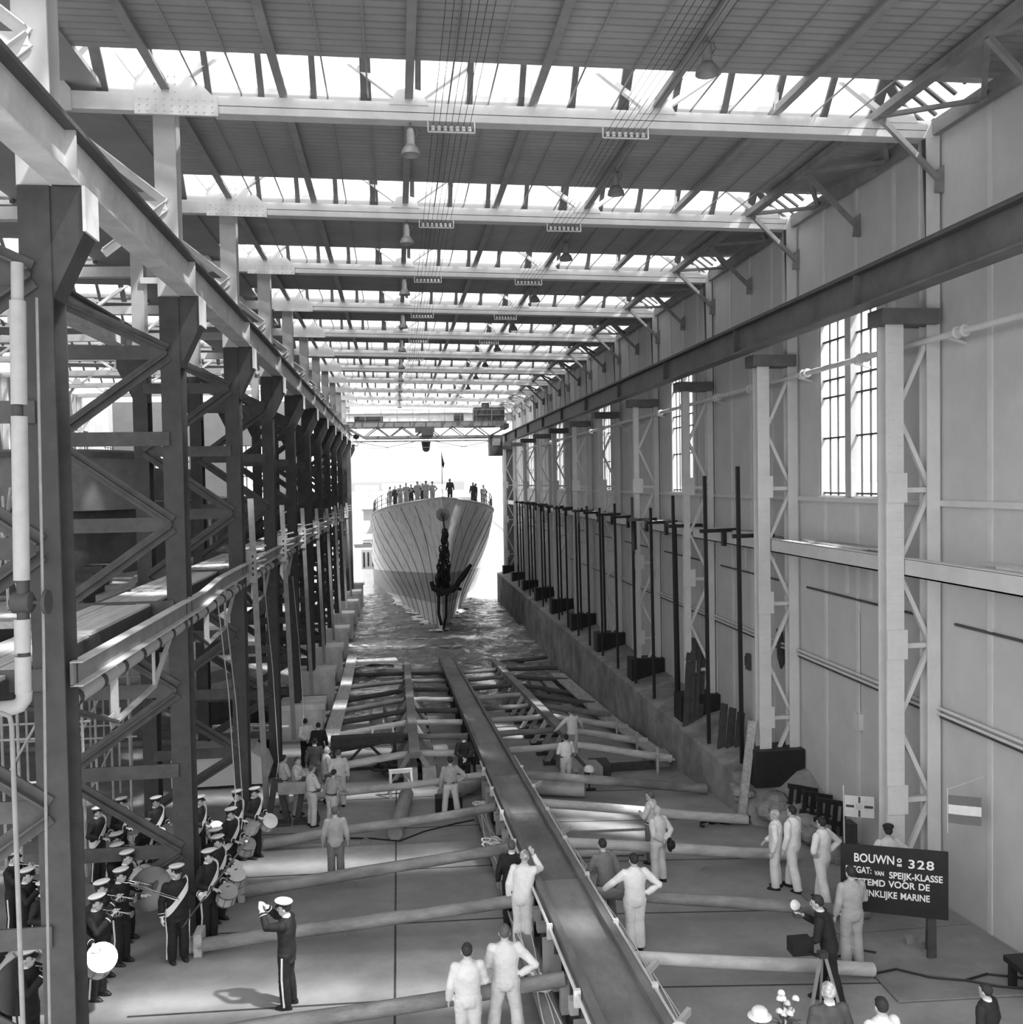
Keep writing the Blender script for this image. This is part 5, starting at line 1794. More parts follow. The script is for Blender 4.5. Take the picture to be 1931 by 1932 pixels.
TORSO = [(.83, .13, .10), (.90, .168, .118), (.97, .172, .122), (1.06, .155, .112), (1.18, .165, .118), (1.30, .185, .128), (1.39, .182, .118), (1.45, .13, .095), (1.49, .07, .068)]
ARMS = {
    'down': ((.265, -.03, 1.15), (.285, .04, .90)),
    'hip': ((.43, -.10, 1.19), (.215, -.02, 1.02)),
    'back': ((.28, -.13, 1.17), (.05, -.19, .98)),
    'front': ((.26, .08, 1.18), (.05, .20, 1.15)),
    'clasp': ((.27, .02, 1.16), (.04, .22, 1.02)),
    'drum': ((.28, -.03, 1.17), (.15, .27, 1.10)),
    'horn': ((.30, .20, 1.27), (.05, .33, 1.46)),
    'raise': ((.24, .27, 1.42), (.10, .20, 1.66)),
    'cover': ((.22, .26, 1.38), (-.08, .26, 1.58)),
    'out': ((.38, .10, 1.22), (.50, .26, 1.04)),
    'reach': ((.27, .12, 1.18), (.22, .38, 1.10)),
    'slide': ((.28, .18, 1.30), (.12, .55, 1.36)),
    'mace': ((.30, .04, 1.20), (.34, .30, 1.22)),
    'conduct': ((.21, .25, 1.40), (.09, .37, 1.60)),
    'camera': ((.24, .14, 1.22), (.06, .30, 1.45)),
}
def person(label, x, y, rz, h=1.76, arms=('down', 'down'), legs='stand', bend=0, head=(0, 0), outfit='coverall', top=WHC, bottom=None, hair=HAIRD,
           hat=None, skin=SKIN, z=None, vox=.0125, group=None, sash=False, gloves=False, stripe=False, name='person', collar=False, fold=.007):
    z = zf(y) if z is None else z
    root = thing(name, label, 'person', (x, y, z), math.radians(rz), group)
    S = h / 1.76
    B = Matrix.Rotation(math.radians(-bend), 3, 'X')
    piv = Vector((0, 0, 1.0))
    def up(p):
        p = Vector(p)
        return piv + B @ (p - piv) if p.z > 1.0 else p
    def lbl(p):
        return Vector(p) * S
    LEG = {'stand': ((.115, .0), (.105, .02)), 'wide': ((.20, -.02), (.20, .04)), 'stride': ((.10, .18), (.11, -.16)), 'close': ((.085, .02), (.085, -.02))}[legs]
    hips = [Vector((s_ * .095, 0, .90)) for s_ in (1, -1)]
    ank = [Vector((s_ * LEG[i][0], LEG[i][1] - .03, .085)) for i, s_ in enumerate((1, -1))]
    kne = [(hips[i] + ank[i]) / 2 + Vector((0, .025, .04)) for i in (0, 1)]
    sho = [up((s_ * .185, 0, 1.41)) for s_ in (1, -1)]
    elb, wri = [], []
    for i, s_ in enumerate((1, -1)):
        e_, w_ = ARMS[arms[i]]
        elb.append(up((s_ * e_[0], e_[1], e_[2])))
        wri.append(up((s_ * w_[0], w_[1] + (.03 * i if arms[i] in ('front', 'back', 'clasp') else 0), w_[2] + (.03 * i if arms[i] in ('front', 'back', 'clasp') else 0))))
    HB = Matrix.Rotation(math.radians(head[0]), 3, 'Z') @ Matrix.Rotation(math.radians(-bend * .5 - head[1]), 3, 'X')
    hc = up((0, .015, 1.485)) + HB @ Vector((0, .01, .145))
    H = lambda p: (hc + HB @ Vector(p))
    def tors(mb, ad, lo=0, hi=9, hem=None):
        rr = []
        if hem:
            rr.append((Vector((0, 0, hem)), .185 + ad * .6, .135 + ad * .6))
        for (zz, rx, ry) in TORSO:
            if lo <= zz <= hi:
                rr.append((up((0, -.004, zz)), rx + ad, ry + ad, B if zz > 1.0 else Matrix.Identity(3)))
        ring_loft(mb, [tuple(r) for r in rr], 16)
    def arm(mb, i, ad, end=1.0):
        w_ = elb[i].lerp(wri[i], end)
        mid = (sho[i] + elb[i]) / 2
        mb.tube([up((0.11 * (1 if i == 0 else -1), 0, 1.40)), sho[i], mid, elb[i], elb[i].lerp(w_, .5), w_], [.062 + ad, .062 + ad, .054 + ad, .046 + ad, .042 + ad, .032 + ad * .9], 10)
        mb.ell(elb[i], (.046 + ad, .046 + ad, .046 + ad), 8, 6)
        mb.ell(sho[i], (.064 + ad, .064 + ad, .064 + ad), 8, 6)
    def leg(mb, i, ad, end=.0, flare=0):
        a = ank[i] + Vector((0, 0, end))
        mb.tube([hips[i] + Vector((0, 0, .04)), hips[i].lerp(kne[i], .5), kne[i], kne[i].lerp(a, .45), a], [.098 + ad, .083 + ad, .060 + ad + flare * .3, .056 + ad + flare * .7, .040 + ad + flare], 12)
    def hand(mb, i, k=1.0):
        d = (wri[i] - elb[i]).normalized()
        s_ = 1 if i == 0 else -1
        ax = Vector((s_, .3, 0))
        n_ = d.cross(ax).normalized()
        lat = n_.cross(d).normalized()
        if arms[i] in ('down',):
            lat = (Vector((0, 1, 0)) - d * d.y).normalized()
            n_ = lat.cross(d).normalized() * 1
            if n_.x * s_ > 0:
                n_ = -n_
        c = wri[i]
        pts_ = [c - d * .02, c + d * .03, c + d * .085]
        for q in (-.024, -.008, .008, .024):
            mb.tube([c + d * .01 + lat * q * .7, c + d * .09 + lat * q], [.016 * k, .0145 * k], 7)
        for q, L in ((-.029, .060), (-.0098, .074), (.0098, .082), (.029, .074)):
            b0 = c + d * .085 + lat * q
            b1 = b0 + d * L * .5 + n_ * .010
            b2 = b1 + d * L * .35 + n_ * .026
            mb.tube([b0, b1, b2], [.0105 * k, .0095 * k, .008 * k], 6)
        t0 = c + d * .025 + lat * .022
        t1 = t0 + d * .03 + lat * .028 + n_ * .01
        mb.tube([t0, t1, t1 + d * .034 + lat * .004 + n_ * .014], [.015 * k, .0115 * k, .009 * k], 6)
    def fin(mb):
        mb.v = [(a * S, b * S, c * S) for a, b, c in mb.v]
        return mb
    def kid(me, nm, par=None, lab=None):
        o = bpy.data.objects.new(nm, me)
        COL.objects.link(o)
        o.parent = par or root
        if lab:
            o['label'] = lab
        return o
    # body
    mb = MB()
    tors(mb, 0)
    for i in (0, 1):
        arm(mb, i, 0)
        leg(mb, i, 0)
        hand(mb, i)
        mb.tube([ank[i] + Vector((0, -.05, -.035)), ank[i] + Vector((0, .02, -.03)), ank[i] + Vector((0, .15, -.05))], [.035, .042, .025], 8)
    mb.tube([up((0, -.012, 1.44)), H((0, -.012, -.06))], [.062, .056], 12)
    mb.ell(H((0, -.004, .012)), (.077, .096, .110), 18, 14, HB)
    mb.ell(H((0, .026, -.052)), (.058, .068, .074), 14, 10, HB)
    mb.ell(H((0, .098, -.014)), (.015, .022, .030), 8, 6, HB)
    mb.ell(H((0, .082, .030)), (.052, .016, .012), 8, 6, HB)
    for s_ in (1, -1):
        mb.ell(H((s_ * .080, -.004, -.010)), (.013, .024, .036), 8, 6, HB)
    kid(remesh(fin(mb), vox, skin, 2), 'body')
    ey = MB()
    for s_ in (1, -1):
        ey.ell(H((s_ * .031, .086, .008)), (.013, .010, .009), 8, 6, HB)
    kid(fin(ey).mesh('eyes', EYEM, True), 'eyes')
    kid(fin(MB().ell(H((0, .089, -.060)), (.024, .008, .006), 8, 6, HB)).mesh('mouth', LIP, True), 'mouth')
    # hair
    if hair is not None:
        hb = MB().ell((0, -.014, .030), (.084, .101, .104), 22, 16)
        vv = []
        for p in hb.v:
            p = Vector(p)
            if p.y > .035 and p.z < .058:
                p = Vector((p.x * .7, min(p.y, .03), p.z))
            elif p.z < -.035 and p.y > -.02:
                p = Vector((p.x * .78, p.y, p.z))
            q = noise.noise((p.x * 30, p.y * 30, p.z * 30 + x)) * .006
            vv.append(H(p * (1 + q * 8 * .6)))
        hb.v = [tuple(p) for p in vv]
        if hat != 'cap' or True:
            kid(fin(hb).mesh('hair', hair, True), 'hair')
    # clothes
    bottom = bottom or top
    sd_ = x * 3.1 + y
    baggy = .03 if outfit == 'coverall' else .02
    if outfit == 'coverall':
        mb = MB()
        tors(mb, baggy)
        for i in (0, 1):
            arm(mb, i, .020, .97)
            leg(mb, i, .024, -.02, .028)
        ring_loft(mb, [(up((0, -.01, 1.44)), .085, .085), (up((0, -.006, 1.525)), .070, .072)], 12)
        kid(remesh(fin(mb), .0155, top, 2, fold, sd_), 'coverall')
        mb = MB()
        ring_loft(mb, [(up((0, -.004, 1.045)), .155 + baggy + .006, .112 + baggy + .006), (up((0, -.004, 1.075)), .155 + baggy + .006, .112 + baggy + .006)], 18)
        kid(fin(mb).mesh('belt', top, True), 'belt')
    else:
        mb = MB()
        for i in (0, 1):
            leg(mb, i, .020, -.02, .024)
        tors(mb, .012, 0, 1.02)
        tr = kid(remesh(fin(mb), .0155, bottom, 2, fold, sd_), 'trousers')
        if stripe:
            mb = MB()
            for i, s_ in enumerate((1, -1)):
                o_ = Vector((s_ * .112, 0, 0))
                pts_ = [hips[i] + o_ * 1.02, hips[i].lerp(kne[i], .5) + o_ * .96, kne[i] + o_ * .82, kne[i].lerp(ank[i], .5) + o_ * .8, ank[i] + o_ * .78]
                for a, b in zip(pts_, pts_[1:]):
                    mb.bar(a, b, .026, .02, (s_, 0, 0))
            kid(fin(mb).mesh('trouser_stripe', SASHM), 'trouser_stripe', tr)
        mb = MB()
        tors(mb, .022 if outfit != 'shirt' else .026, .97 if outfit == 'shirt' else .83, 9, .76 if outfit in ('suit', 'tunic') else None)
        for i in (0, 1):
            arm(mb, i, .020, .95)
        ring_loft(mb, [(up((0, -.01, 1.44)), .085, .085), (up((0, -.006, 1.515)), .068, .070)], 12)
        jk = kid(remesh(fin(mb), .0155, top, 2, fold * .8, sd_), {'shirt': 'shirt', 'suit': 'jacket', 'tunic': 'tunic'}.get(outfit, 'jacket'))
        if outfit in ('suit', 'tunic') or collar:
            mb = MB()
            ring_loft(mb, [(up((0, -.008, 1.50)), .069, .071), (up((0, -.006, 1.535)), .064, .066)], 14)
            kid(fin(mb).mesh('collar', SASHM, True), 'collar', jk)
        if outfit == 'shirt':
            mb = MB()
            ring_loft(mb, [((0, -.004, 1.01), .192, .142), ((0, -.004, 1.045), .190, .140)], 18)
            kid(fin(mb).mesh('belt', SHOE, True), 'belt', tr)
        if outfit == 'tunic':
            mb = MB()
            for i in (0, 1):
                a = elb[i].lerp(wri[i], .72)
                b = elb[i].lerp(wri[i], .76)
                mb.tube([a, b], [.060, .060], 10)
            kid(fin(mb).mesh('cuff_stripe', SASHM, True), 'cuff_stripe', jk)
    mb = MB()
    for i in (0, 1):
        a = ank[i]
        ring_loft(mb, [((a.x, a.y + .04, 0), .05, .145), ((a.x, a.y + .045, .02), .054, .152), ((a.x, a.y + .03, .06), .047, .125), ((a.x, a.y - .01, .095), .046, .065)], 14)
    kid(fin(mb).mesh('shoes', SHOE, True), 'shoes')
    if gloves:
        mb = MB()
        for i in (0, 1):
            hand(mb, i, 1.2)
            mb.tube([elb[i].lerp(wri[i], .86), wri[i]], [.050, .046], 9)
        kid(remesh(fin(mb), .009, GLOVE, 1), 'gloves')
    if sash:
        mb = MB()
        n = 30
        vv = []
        for k in range(n):
            a = 2 * PI * k / n
            zz = 1.20 + .26 * math.cos(a - PI)
            rx, ry = .15, .12
            for (z0_, r0x, r0y), (z1_, r1x, r1y) in zip(TORSO, TORSO[1:]):
                if z0_ <= zz <= z1_:
                    f = (zz - z0_) / (z1_ - z0_)
                    rx, ry = r0x + (r1x - r0x) * f, r0y + (r1y - r0y) * f
            rx += .042
            ry += .036
            for dz, do in ((-.075, 0), (.075, 0), (.075, .014), (-.075, .014)):
                vv.append(up((math.cos(a) * (rx + do), math.sin(a) * (ry + do), zz + dz)))
        ff = []
        for k in range(n):
            for j in range(4):
                a = k * 4 + j
                b = k * 4 + (j + 1) % 4
                c = ((k + 1) % n) * 4
                ff.append((a, b, c + (j + 1) % 4, c + j))
        mb.add(vv, ff)
        kid(fin(mb).mesh('sash', SASHM), 'sash')
    if hat == 'cap':
        mb = MB()
        T = HB @ Matrix.Rotation(math.radians(8), 3, 'X')
        mb.ell(H((0, .006, .128)), (.138, .148, .030), 22, 10, T)
        ring_loft(mb, [(H((0, -.002, .09)), .092, .108, T), (H((0, .004, .125)), .13, .14, T)], 20)
        cp = kid(fin(mb).mesh('cap', CAPW, True), 'cap')
        mb = MB()
        ring_loft(mb, [(H((0, -.004, .055)), .087, .105, T), (H((0, -.002, .095)), .092, .109, T)], 20)
        kid(fin(mb).mesh('cap_band', NAVY, True), 'cap_band', cp)
        mb = MB().ell(H((0, .105, .052)), (.075, .055, .010), 14, 6, HB @ Matrix.Rotation(math.radians(-22), 3, 'X'))
        kid(fin(mb).mesh('cap_peak', SHOE, True), 'cap_peak', cp)
    elif hat == 'beret':
        mb = MB().ell(H((.01, -.005, .098)), (.105, .118, .045), 18, 10, HB @ Matrix.Rotation(math.radians(-8), 3, 'Y'))
        kid(fin(mb).mesh('beret', SUIT, True), 'beret')
    elif hat == 'white':
        mb = MB().lathe([(.17, .045), (.15, .06), (.115, .07), (.112, .13), (.08, .165), (.03, .175)], (0, 0, 0), 20)
        mb.v = [tuple(H(Vector(p) + Vector((0, -.005, 0)))) for p in mb.v]
        kid(fin(mb).mesh('hat', CAPW, True), 'hat')
    root['hand'] = [tuple((Matrix.Rotation(math.radians(rz), 3, 'Z') @ (w_ * S)) + Vector((x, y, z))) for w_ in wri][0]
    return root
def hold(root, p):
    """world point from a person's local coordinates"""
    return Matrix.Rotation(root.rotation_euler.z, 3, 'Z') @ (Vector(p) * root.scale.x) + root.location
PROTO = {}
def clone(src, label, x, y, rz, sc=1.0, z=None, group=None):
    c = copy_tree(src, child_map(src))
    c.location = (x, y, zf(y) if z is None else z)
    c.rotation_euler = (0, 0, math.radians(rz))
    c.scale = (sc, sc, sc)
    c['label'] = label
    if group:
        c['group'] = group
    elif 'group' in c:
        del c['group']
    return c

# ---------- shipyard workers and guests on the slip
P_ = person
P_('man in a white shirt with hands clasped behind his back by the pier blocks', -3.5, 34.6, 25, arms=('back', 'back'), outfit='shirt', top=WHC, bottom=SUIT, head=(-20, 0))
P_('man in a black suit standing by the gangway plank beside the white-shirted man', -2.95, 33.6, 5, outfit='suit', top=SUIT)
P_('man in a dark grey work coat standing behind the pale-coated group', -2.82, 30.6, 0, outfit='suit', top=SUITG, hair=HAIRD)
P_('bald man in a long pale coat turning towards the worker beside him', -2.33, 29.05, -70, outfit='suit', top=LGC, bottom=DGC, hair=None, arms=('clasp', 'down'), head=(-10, 0))
P_('worker in pale grey coverall with a hand at his hip next to the bald man', -1.92, 28.5, 10, arms=('down', 'back'), top=LGC, hair=HAIRB, legs='stand')
P_('dark-haired worker in pale shirt standing behind the A-shaped trestle', -3.52, 28.1, -60, outfit='shirt', top=LGC, bottom=GRC, arms=('front', 'clasp'), hair=HAIRD)
P_('worker in pale coverall with folded arms behind the trestle board', -3.08, 27.7, -100, arms=('front', 'front'), top=LGC, hair=HAIRB, head=(-15, 0))
P_('worker in light shirt and belted trousers between trestle and coverall group', -2.55, 26.5, -60, outfit='shirt', top=LGC, bottom=LGC, arms=('front', 'clasp'), hair=HAIRB)
P_('boyish worker in a grey jersey leaning on the pale shoring log', -2.0, 26.4, -40, h=1.6, outfit='shirt', top=GRC, bottom=LGC, arms=('reach', 'down'), bend=12, hair=HAIRD)
P_('lone worker in a grey jacket standing behind a shoring log with his back turned', -1.58, 21.75, 5, outfit='jacket', top=GRC, bottom=DGC, hair=HAIRB, vox=.011, legs='stand')
P_('worker in grey shirt with one hand on his hip beside the middle way', 1.38, 26.6, 5, outfit='shirt', top=GRC, bottom=LGC, arms=('hip', 'down'), legs='wide', hair=HAIRD)
P_('man in a black suit with hands clasped behind by the middle way', 2.02, 30.0, 0, outfit='suit', top=SUIT, arms=('back', 'back'), hair=HAIRB)
P_('worker in white jacket bending his head by the round white work lamp', 5.25, 29.2, 15, outfit='shirt', top=WHC, bottom=LGC, arms=('clasp', 'clasp'), head=(0, -12), hair=HAIRD)
P_('worker in pale coverall with arms held out beyond the round work lamp', 6.0, 32.0, 15, top=LGC, arms=('out', 'out'), hair=HAIRB, bend=8, z=zf(32.0, .33))
P_('worker in pale shirt and dark belt facing the middle way with folded arms', 5.92, 21.5, 55, outfit='shirt', top=LGC, bottom=DGC, arms=('front', 'front'), hair=HAIRB, vox=.011)
w16 = P_('bald worker in pale coverall holding a dark hat behind his back', 5.72, 20.2, 30, top=LGC, arms=('back', 'back'), hair=None, vox=.011)
P_('man in a black suit close beside the middle way hidden by a man in white', 2.15, 18.3, -5, outfit='suit', top=SUIT, hair=HAIRB, arms=('clasp', 'down'), z=zf(18.3, .0))
P_('stooped man in white coverall with his hand behind his back on the rope plank', 2.22, 17.2, -25, h=1.84, top=WHC, arms=('raise', 'down'), bend=14, hair=HAIRG, vox=.010, z=zf(17.2, .02))
P_('man in a grey coat leaning on the tube rail by the broad man in white', 4.0, 17.9, 15, outfit='jacket', top=DGC, bottom=DGC, bend=14, arms=('down', 'reach'), hair=HAIRD, vox=.010)
P_('broad man in white coverall with one hand on hip and one on the tube rail', 4.28, 16.75, 5, h=1.84, top=WHC, arms=('hip', 'out'), hair=HAIRD, vox=.010, legs='close')
P_('shorter dark-haired man in pale coverall with his back turned by the near log', .90, 13.5, 3, h=1.74, top=LGC, arms=('clasp', 'down'), hair=HAIRD, vox=.0095)
P_('taller man in belted pale coverall with his back turned by the near log', 1.50, 13.85, -2, h=1.84, top=LGC, arms=('hip', 'clasp'), hair=HAIRB, vox=.0095, legs='wide')
P_('older man in white coverall half hidden behind another by the far log end', 8.12, 19.3, 60, top=WHC, arms=('clasp', 'down'), hair=HAIRG, vox=.011)
P_('dark-haired man in white coverall watching the ship beside the older man', 8.45, 19.15, 35, h=1.86, top=WHC, arms=('clasp', 'down'), hair=HAIRD, vox=.011, legs='stride')
P_('man in stained white coverall with both hands on his hips before the pallets', 8.72, 18.3, 30, h=1.82, top=WHC, arms=('hip', 'hip'), hair=HAIRD, vox=.0105, legs='stride')
P_('man in grey coverall standing in front of the sign board', 7.88, 15.4, 5, h=1.80, top=GRC, arms=('clasp', 'down'), hair=HAIRD, vox=.010)
P_('man in pale coverall and black beret behind the sign board', 9.75, 17.5, 0, h=1.82, top=LGC, hat='beret', hair=HAIRD, arms=('hip', 'hip'), vox=.011)
ph = P_('photographer in a black suit stooping over his tripod', 6.85, 14.15, 60, h=1.80, outfit='suit', top=SUIT, arms=('camera', 'reach'), bend=16, hair=HAIRD, vox=.0095, legs='stride')
P_('grey-haired man in a dark suit seen from behind at the picture bottom', 5.42, 11.2, 2, h=1.82, outfit='suit', top=SUITG, hair=HAIRG, vox=.009)
P_('woman in a white hat by the flower stand at the picture bottom', 4.45, 11.1, 0, h=1.58, outfit='suit', top=SUITG, hat='white', hair=HAIRB)
P_('dark-haired guest with a white scarf behind the grey-haired man', 5.98, 10.9, 10, h=1.72, outfit='suit', top=WHC, hair=HAIRD)
P_('dark-haired guest in a dark coat near the low bench', 7.75, 11.4, 30, h=1.52, outfit='suit', top=SUIT, hair=HAIRD)
P_('guest in a round white hat below the end of the middle way', 3.36, 11.0, 0, h=1.52, outfit='suit', top=SUITG, hat='white', hair=HAIRB)

# ---------- the band
cond = P_('bandmaster in dark uniform and white cap conducting with raised gloved hands', -1.98, 15.65, 75, h=1.80, outfit='tunic', top=NAVY, bottom=NAVY, arms=('conduct', 'conduct'), hat='cap', gloves=True, stripe=True, head=(10, 0), vox=.0095, hair=HAIRD, collar=True)
major = P_('drum major with white sash holding a long mace', -4.25, 17.85, -150, h=1.84, outfit='tunic', top=NAVY, arms=('down', 'mace'), hat='cap', gloves=True, stripe=True, sash=True, vox=.0095, hair=HAIRD)
BG = 'bandsmen beside the colonnade'
drm = P_('front bandsman holding a big tilted white drum beside the first column', -5.5, 16.0, -110, h=1.80, outfit='tunic', top=NAVY, arms=('drum', 'drum'), hat='cap', sash=True, stripe=True, vox=.010, hair=HAIRD, group=BG)
hrn = P_('bandsman blowing a trumpet next to the trombonist', -5.45, 17.3, -105, h=1.80, outfit='tunic', top=NAVY, arms=('horn', 'horn'), hat='cap', stripe=True, vox=.010, hair=HAIRD, group=BG)
trb = P_('bandsman with a trombone slide stretched towards the drum major', -5.3, 17.95, -110, h=1.80, outfit='tunic', top=NAVY, arms=('slide', 'horn'), hat='cap', stripe=True, vox=.010, hair=HAIRD, group=BG)
BAND = [
    (drm, 'outermost bandsman of the drum line under the trestles', -3.75, 23.9, -120, 1.0),
    (drm, 'sashed drummer standing inside the outermost bandsman of the drum line', -4.15, 23.7, -115, 1.0),
    (drm, 'sashed drummer third in the drum line by the second column', -3.98, 21.9, -120, 1.01),
    (drm, 'sashed drummer behind the second column with a bright drum', -5.0, 23.4, -105, .99),
    (drm, 'sashed drummer fourth in the drum line by the second column', -4.02, 20.3, -120, 1.0),
    (drm, 'sashed drummer fifth in the drum line by the second column', -3.88, 19.75, -115, 1.0),
    (drm, 'sashed drummer last in the drum line next to the drum major', -3.86, 18.75, -120, 1.01),
    (drm, 'rear bandsman far behind the first column gap', -7.2, 22.8, -110, 1.0),
    (drm, 'rear bandsman with white sash in the first column gap', -6.9, 23.6, -110, 1.0),
    (drm, 'bandsman with a peaked cap tilted down behind the bass drum', -5.8, 21.5, -110, .98),
    (drm, 'rear bandsman with rope lanyard under the long brace', -6.05, 23.5, -120, 1.0),
    (hrn, 'bandsman with a horn beside the brass player at the bass drum', -6.1, 20.4, -100, 1.0),
    (hrn, 'bandsman with a horn in front of the bass drum carrier', -5.85, 19.6, -105, 1.0),
    (hrn, 'trumpeter between the front drummer and the trombonist', -5.3, 16.55, -105, 1.0),
    (hrn, 'bandsman seen between pipe and first column, at the back', -7.8, 19.5, -100, 1.0),
    (hrn, 'bandsman seen between pipe and first column, one step forward', -7.1, 18.3, -100, 1.0),
    (drm, 'sashed bandsman seen behind the thin pale pipe of the first column', -6.5, 17.5, -110, 1.0),
    (drm, 'bandsman carrying the bass drum beyond the first column', -6.3, 15.1, -105, 1.0),
    (hrn, 'bandsman in the corner behind the first column foot', -5.6, 14.35, -100, 1.0),
    (drm, 'bandsman carrying the big bass drum in the first column gap', -5.5, 19.05, -100, 1.0),
]
made = [clone(*b[:5], sc=b[5], group=BG) for b in BAND]

DRS = mat('drum_shell_silver', .35, .35, .1, 8)
DRH = mat('drum_head_white', .82, .5, .03, 8)
DRG = mat('bass_drum_head_grey', .26, .6, .1, 3)
def drum(label, c, axis, r=.185, hgt=.24, head_=DRH, group='snare drums of the band', name='snare_drum'):
    t = thing(name, label, 'drum', c, 0, group)
    ax = Vector(axis).normalized()
    MB().lathe([(r, -hgt / 2), (r, hgt / 2)], (0, 0, 0), 26, ax).build('shell', DRS, t, True)
    MB().lathe([(r * .96, hgt / 2), (r * .5, hgt / 2 + .008), (.01, hgt / 2 + .01)], (0, 0, 0), 26, ax).build('batter_head', head_, t, True)
    MB().lathe([(r * .96, -hgt / 2), (r * .5, -hgt / 2 - .008), (.01, -hgt / 2 - .01)], (0, 0, 0), 26, ax).build('lower_head', head_, t, True)
    for s_ in (-1, 1):
        MB().lathe([(r * 1.0, s_ * hgt / 2 - .018), (r * 1.06, s_ * hgt / 2 - .018), (r * 1.06, s_ * hgt / 2 + .018), (r * 1.0, s_ * hgt / 2 + .018)], (0, 0, 0), 26, ax).build('hoop', STRAP, t, True)
    m = MB()
    R_ = Vector((0, 0, 1)).rotation_difference(ax).to_matrix()
    for k in range(8):
        a = k * PI / 4
        m.tube([R_ @ Vector((math.cos(a) * r * 1.03, math.sin(a) * r * 1.03, -hgt / 2)), R_ @ Vector((math.cos(a) * r * 1.03, math.sin(a) * r * 1.03, hgt / 2))], .007, 5)
    m.build('tension_rod', STRAP, t)
    return t
def sticks(root, lab):
    for s_, nm in ((1, 'one hand'), (-1, 'other hand')):
        a = hold(root, (s_ * .15, .33, 1.10))
        b = hold(root, (s_ * .02, .52, 1.16))
        place(MB().tube([a, b], [.009, .006], 6).ell(b, (.011, .011, .011), 6, 5), 'drumstick', WOODL, 'thin wooden drumstick in %s of %s' % (nm, lab), 'drumstick')
d0 = drum('big bright drum tilted towards the viewer before the front drummer', hold(drm, (-.05, .46, .93)), (.45, -.58, .66), .235, .27)
sticks(drm, 'the front drummer')
dl = ['outermost drummer of the line', 'second drummer of the line', 'third drummer of the line', 'drummer behind the second column', 'fourth drummer of the line', 'fifth drummer of the line', 'last drummer beside the drum major']
for i, r in enumerate(made[:7]):
    drum('white snare drum carried by the %s' % dl[i], hold(r, (-.05, .40, .93)), (.30, -.42, .86) if i not in (0, 3) else (.45, -.6, .62), .185, .24)
drum('white snare drum carried by a rear bandsman under the long brace', hold(made[10], (0, .40, .95)), (.2, -.4, .9))
drum('white snare drum carried by the rear bandsman with white sash', hold(made[8], (0, .40, .95)), (.2, -.4, .9))
drum('large grey bass drum standing on edge in the first column gap', hold(made[19], (0, .42, 1.08)), (.55, -.8, .12), .40, .36, DRG, 'bass drums of the band', 'bass_drum')
drum('large grey bass drum beyond the first column and pipe', hold(made[17], (0, .42, 1.08)), (.5, -.85, .1), .43, .36, DRG, 'bass drums of the band', 'bass_drum')
def trumpet(root, lab):
    t = thing('trumpet', lab, 'trumpet', hold(root, (0, .20, 1.56)), root.rotation_euler.z, 'brass instruments of the band')
    MB().tube([(0, -.06, 0), (0, .30, -.03), (0, .36, -.045)], [.009, .010, .014], 8).lathe([(.014, 0), (.02, .05), (.035, .10), (.065, .14)], (0, .34, -.04), 14, (0, 1, -.1)).build('bell', STRAP, t, True)
    MB().tube([(.0, .02, 0), (0, .0, -.06), (0, .05, -.085), (0, .25, -.10), (0, .29, -.07), (0, .25, -.03)], .009, 7).build('tubing', STRAP, t, True)
    for k in range(3):
        MB().tube([(0, .10 + k * .04, .02), (0, .10 + k * .04, -.12)], .014, 8).build('valve', STRAP, t, True)
for r, lab in ((hrn, 'brass trumpet of the bandsman next to the trombonist'), (made[11], 'brass horn of the bandsman at the bass drum'), (made[12], 'brass horn of the bandsman before the bass drum carrier'),
               (made[13], 'brass trumpet of the player between front drummer and trombonist'), (made[14], 'brass horn seen at the back between pipe and column'),
               (made[15], 'brass horn seen between pipe and column one step forward'), (made[18], 'brass horn in the corner behind the first column foot')):
    trumpet(r, lab)
t = thing('trombone', 'long brass trombone pointing down towards the drum major', 'trombone', hold(trb, (.03, .17, 1.56)), trb.rotation_euler.z)
MB().tube([(-.03, 0, 0), (-.03, 1.05, -.22), (0, 1.09, -.235), (.03, 1.05, -.22), (.03, .1, -.02)], .011, 7).build('slide', STRAP, t, True)
MB().tube([(-.10, -.25, .02), (-.10, .2, -.02)], .012, 7).lathe([(.012, 0), (.03, .18), (.06, .28), (.11, .33)], (-.10, .2, -.02), 16, (0, 1, -.12)).tube([(-.10, -.25, .02), (-.04, -.3, .02), (.0, -.2, .01), (0.0, 0.02, 0)], .011, 7).build('bell_section', STRAP, t, True)
mh = hold(major, (-.36, .40, 1.22))
t = thing('drum_major_mace', 'long dark mace held slanting by the drum major', 'mace', mh)
md = Vector((.62, .05, .78)).normalized()
MB().tube([-md * .5, md * 1.25], [.016, .02], 8).build('staff', STEEL2, t)
MB().ell(md * 1.3, (.05, .05, .06), 12, 8).build('knob', STRAP, t, True)
MB().tube([-md * .5, -md * .63], [.016, .005], 8).build('ferrule', STRAP, t)
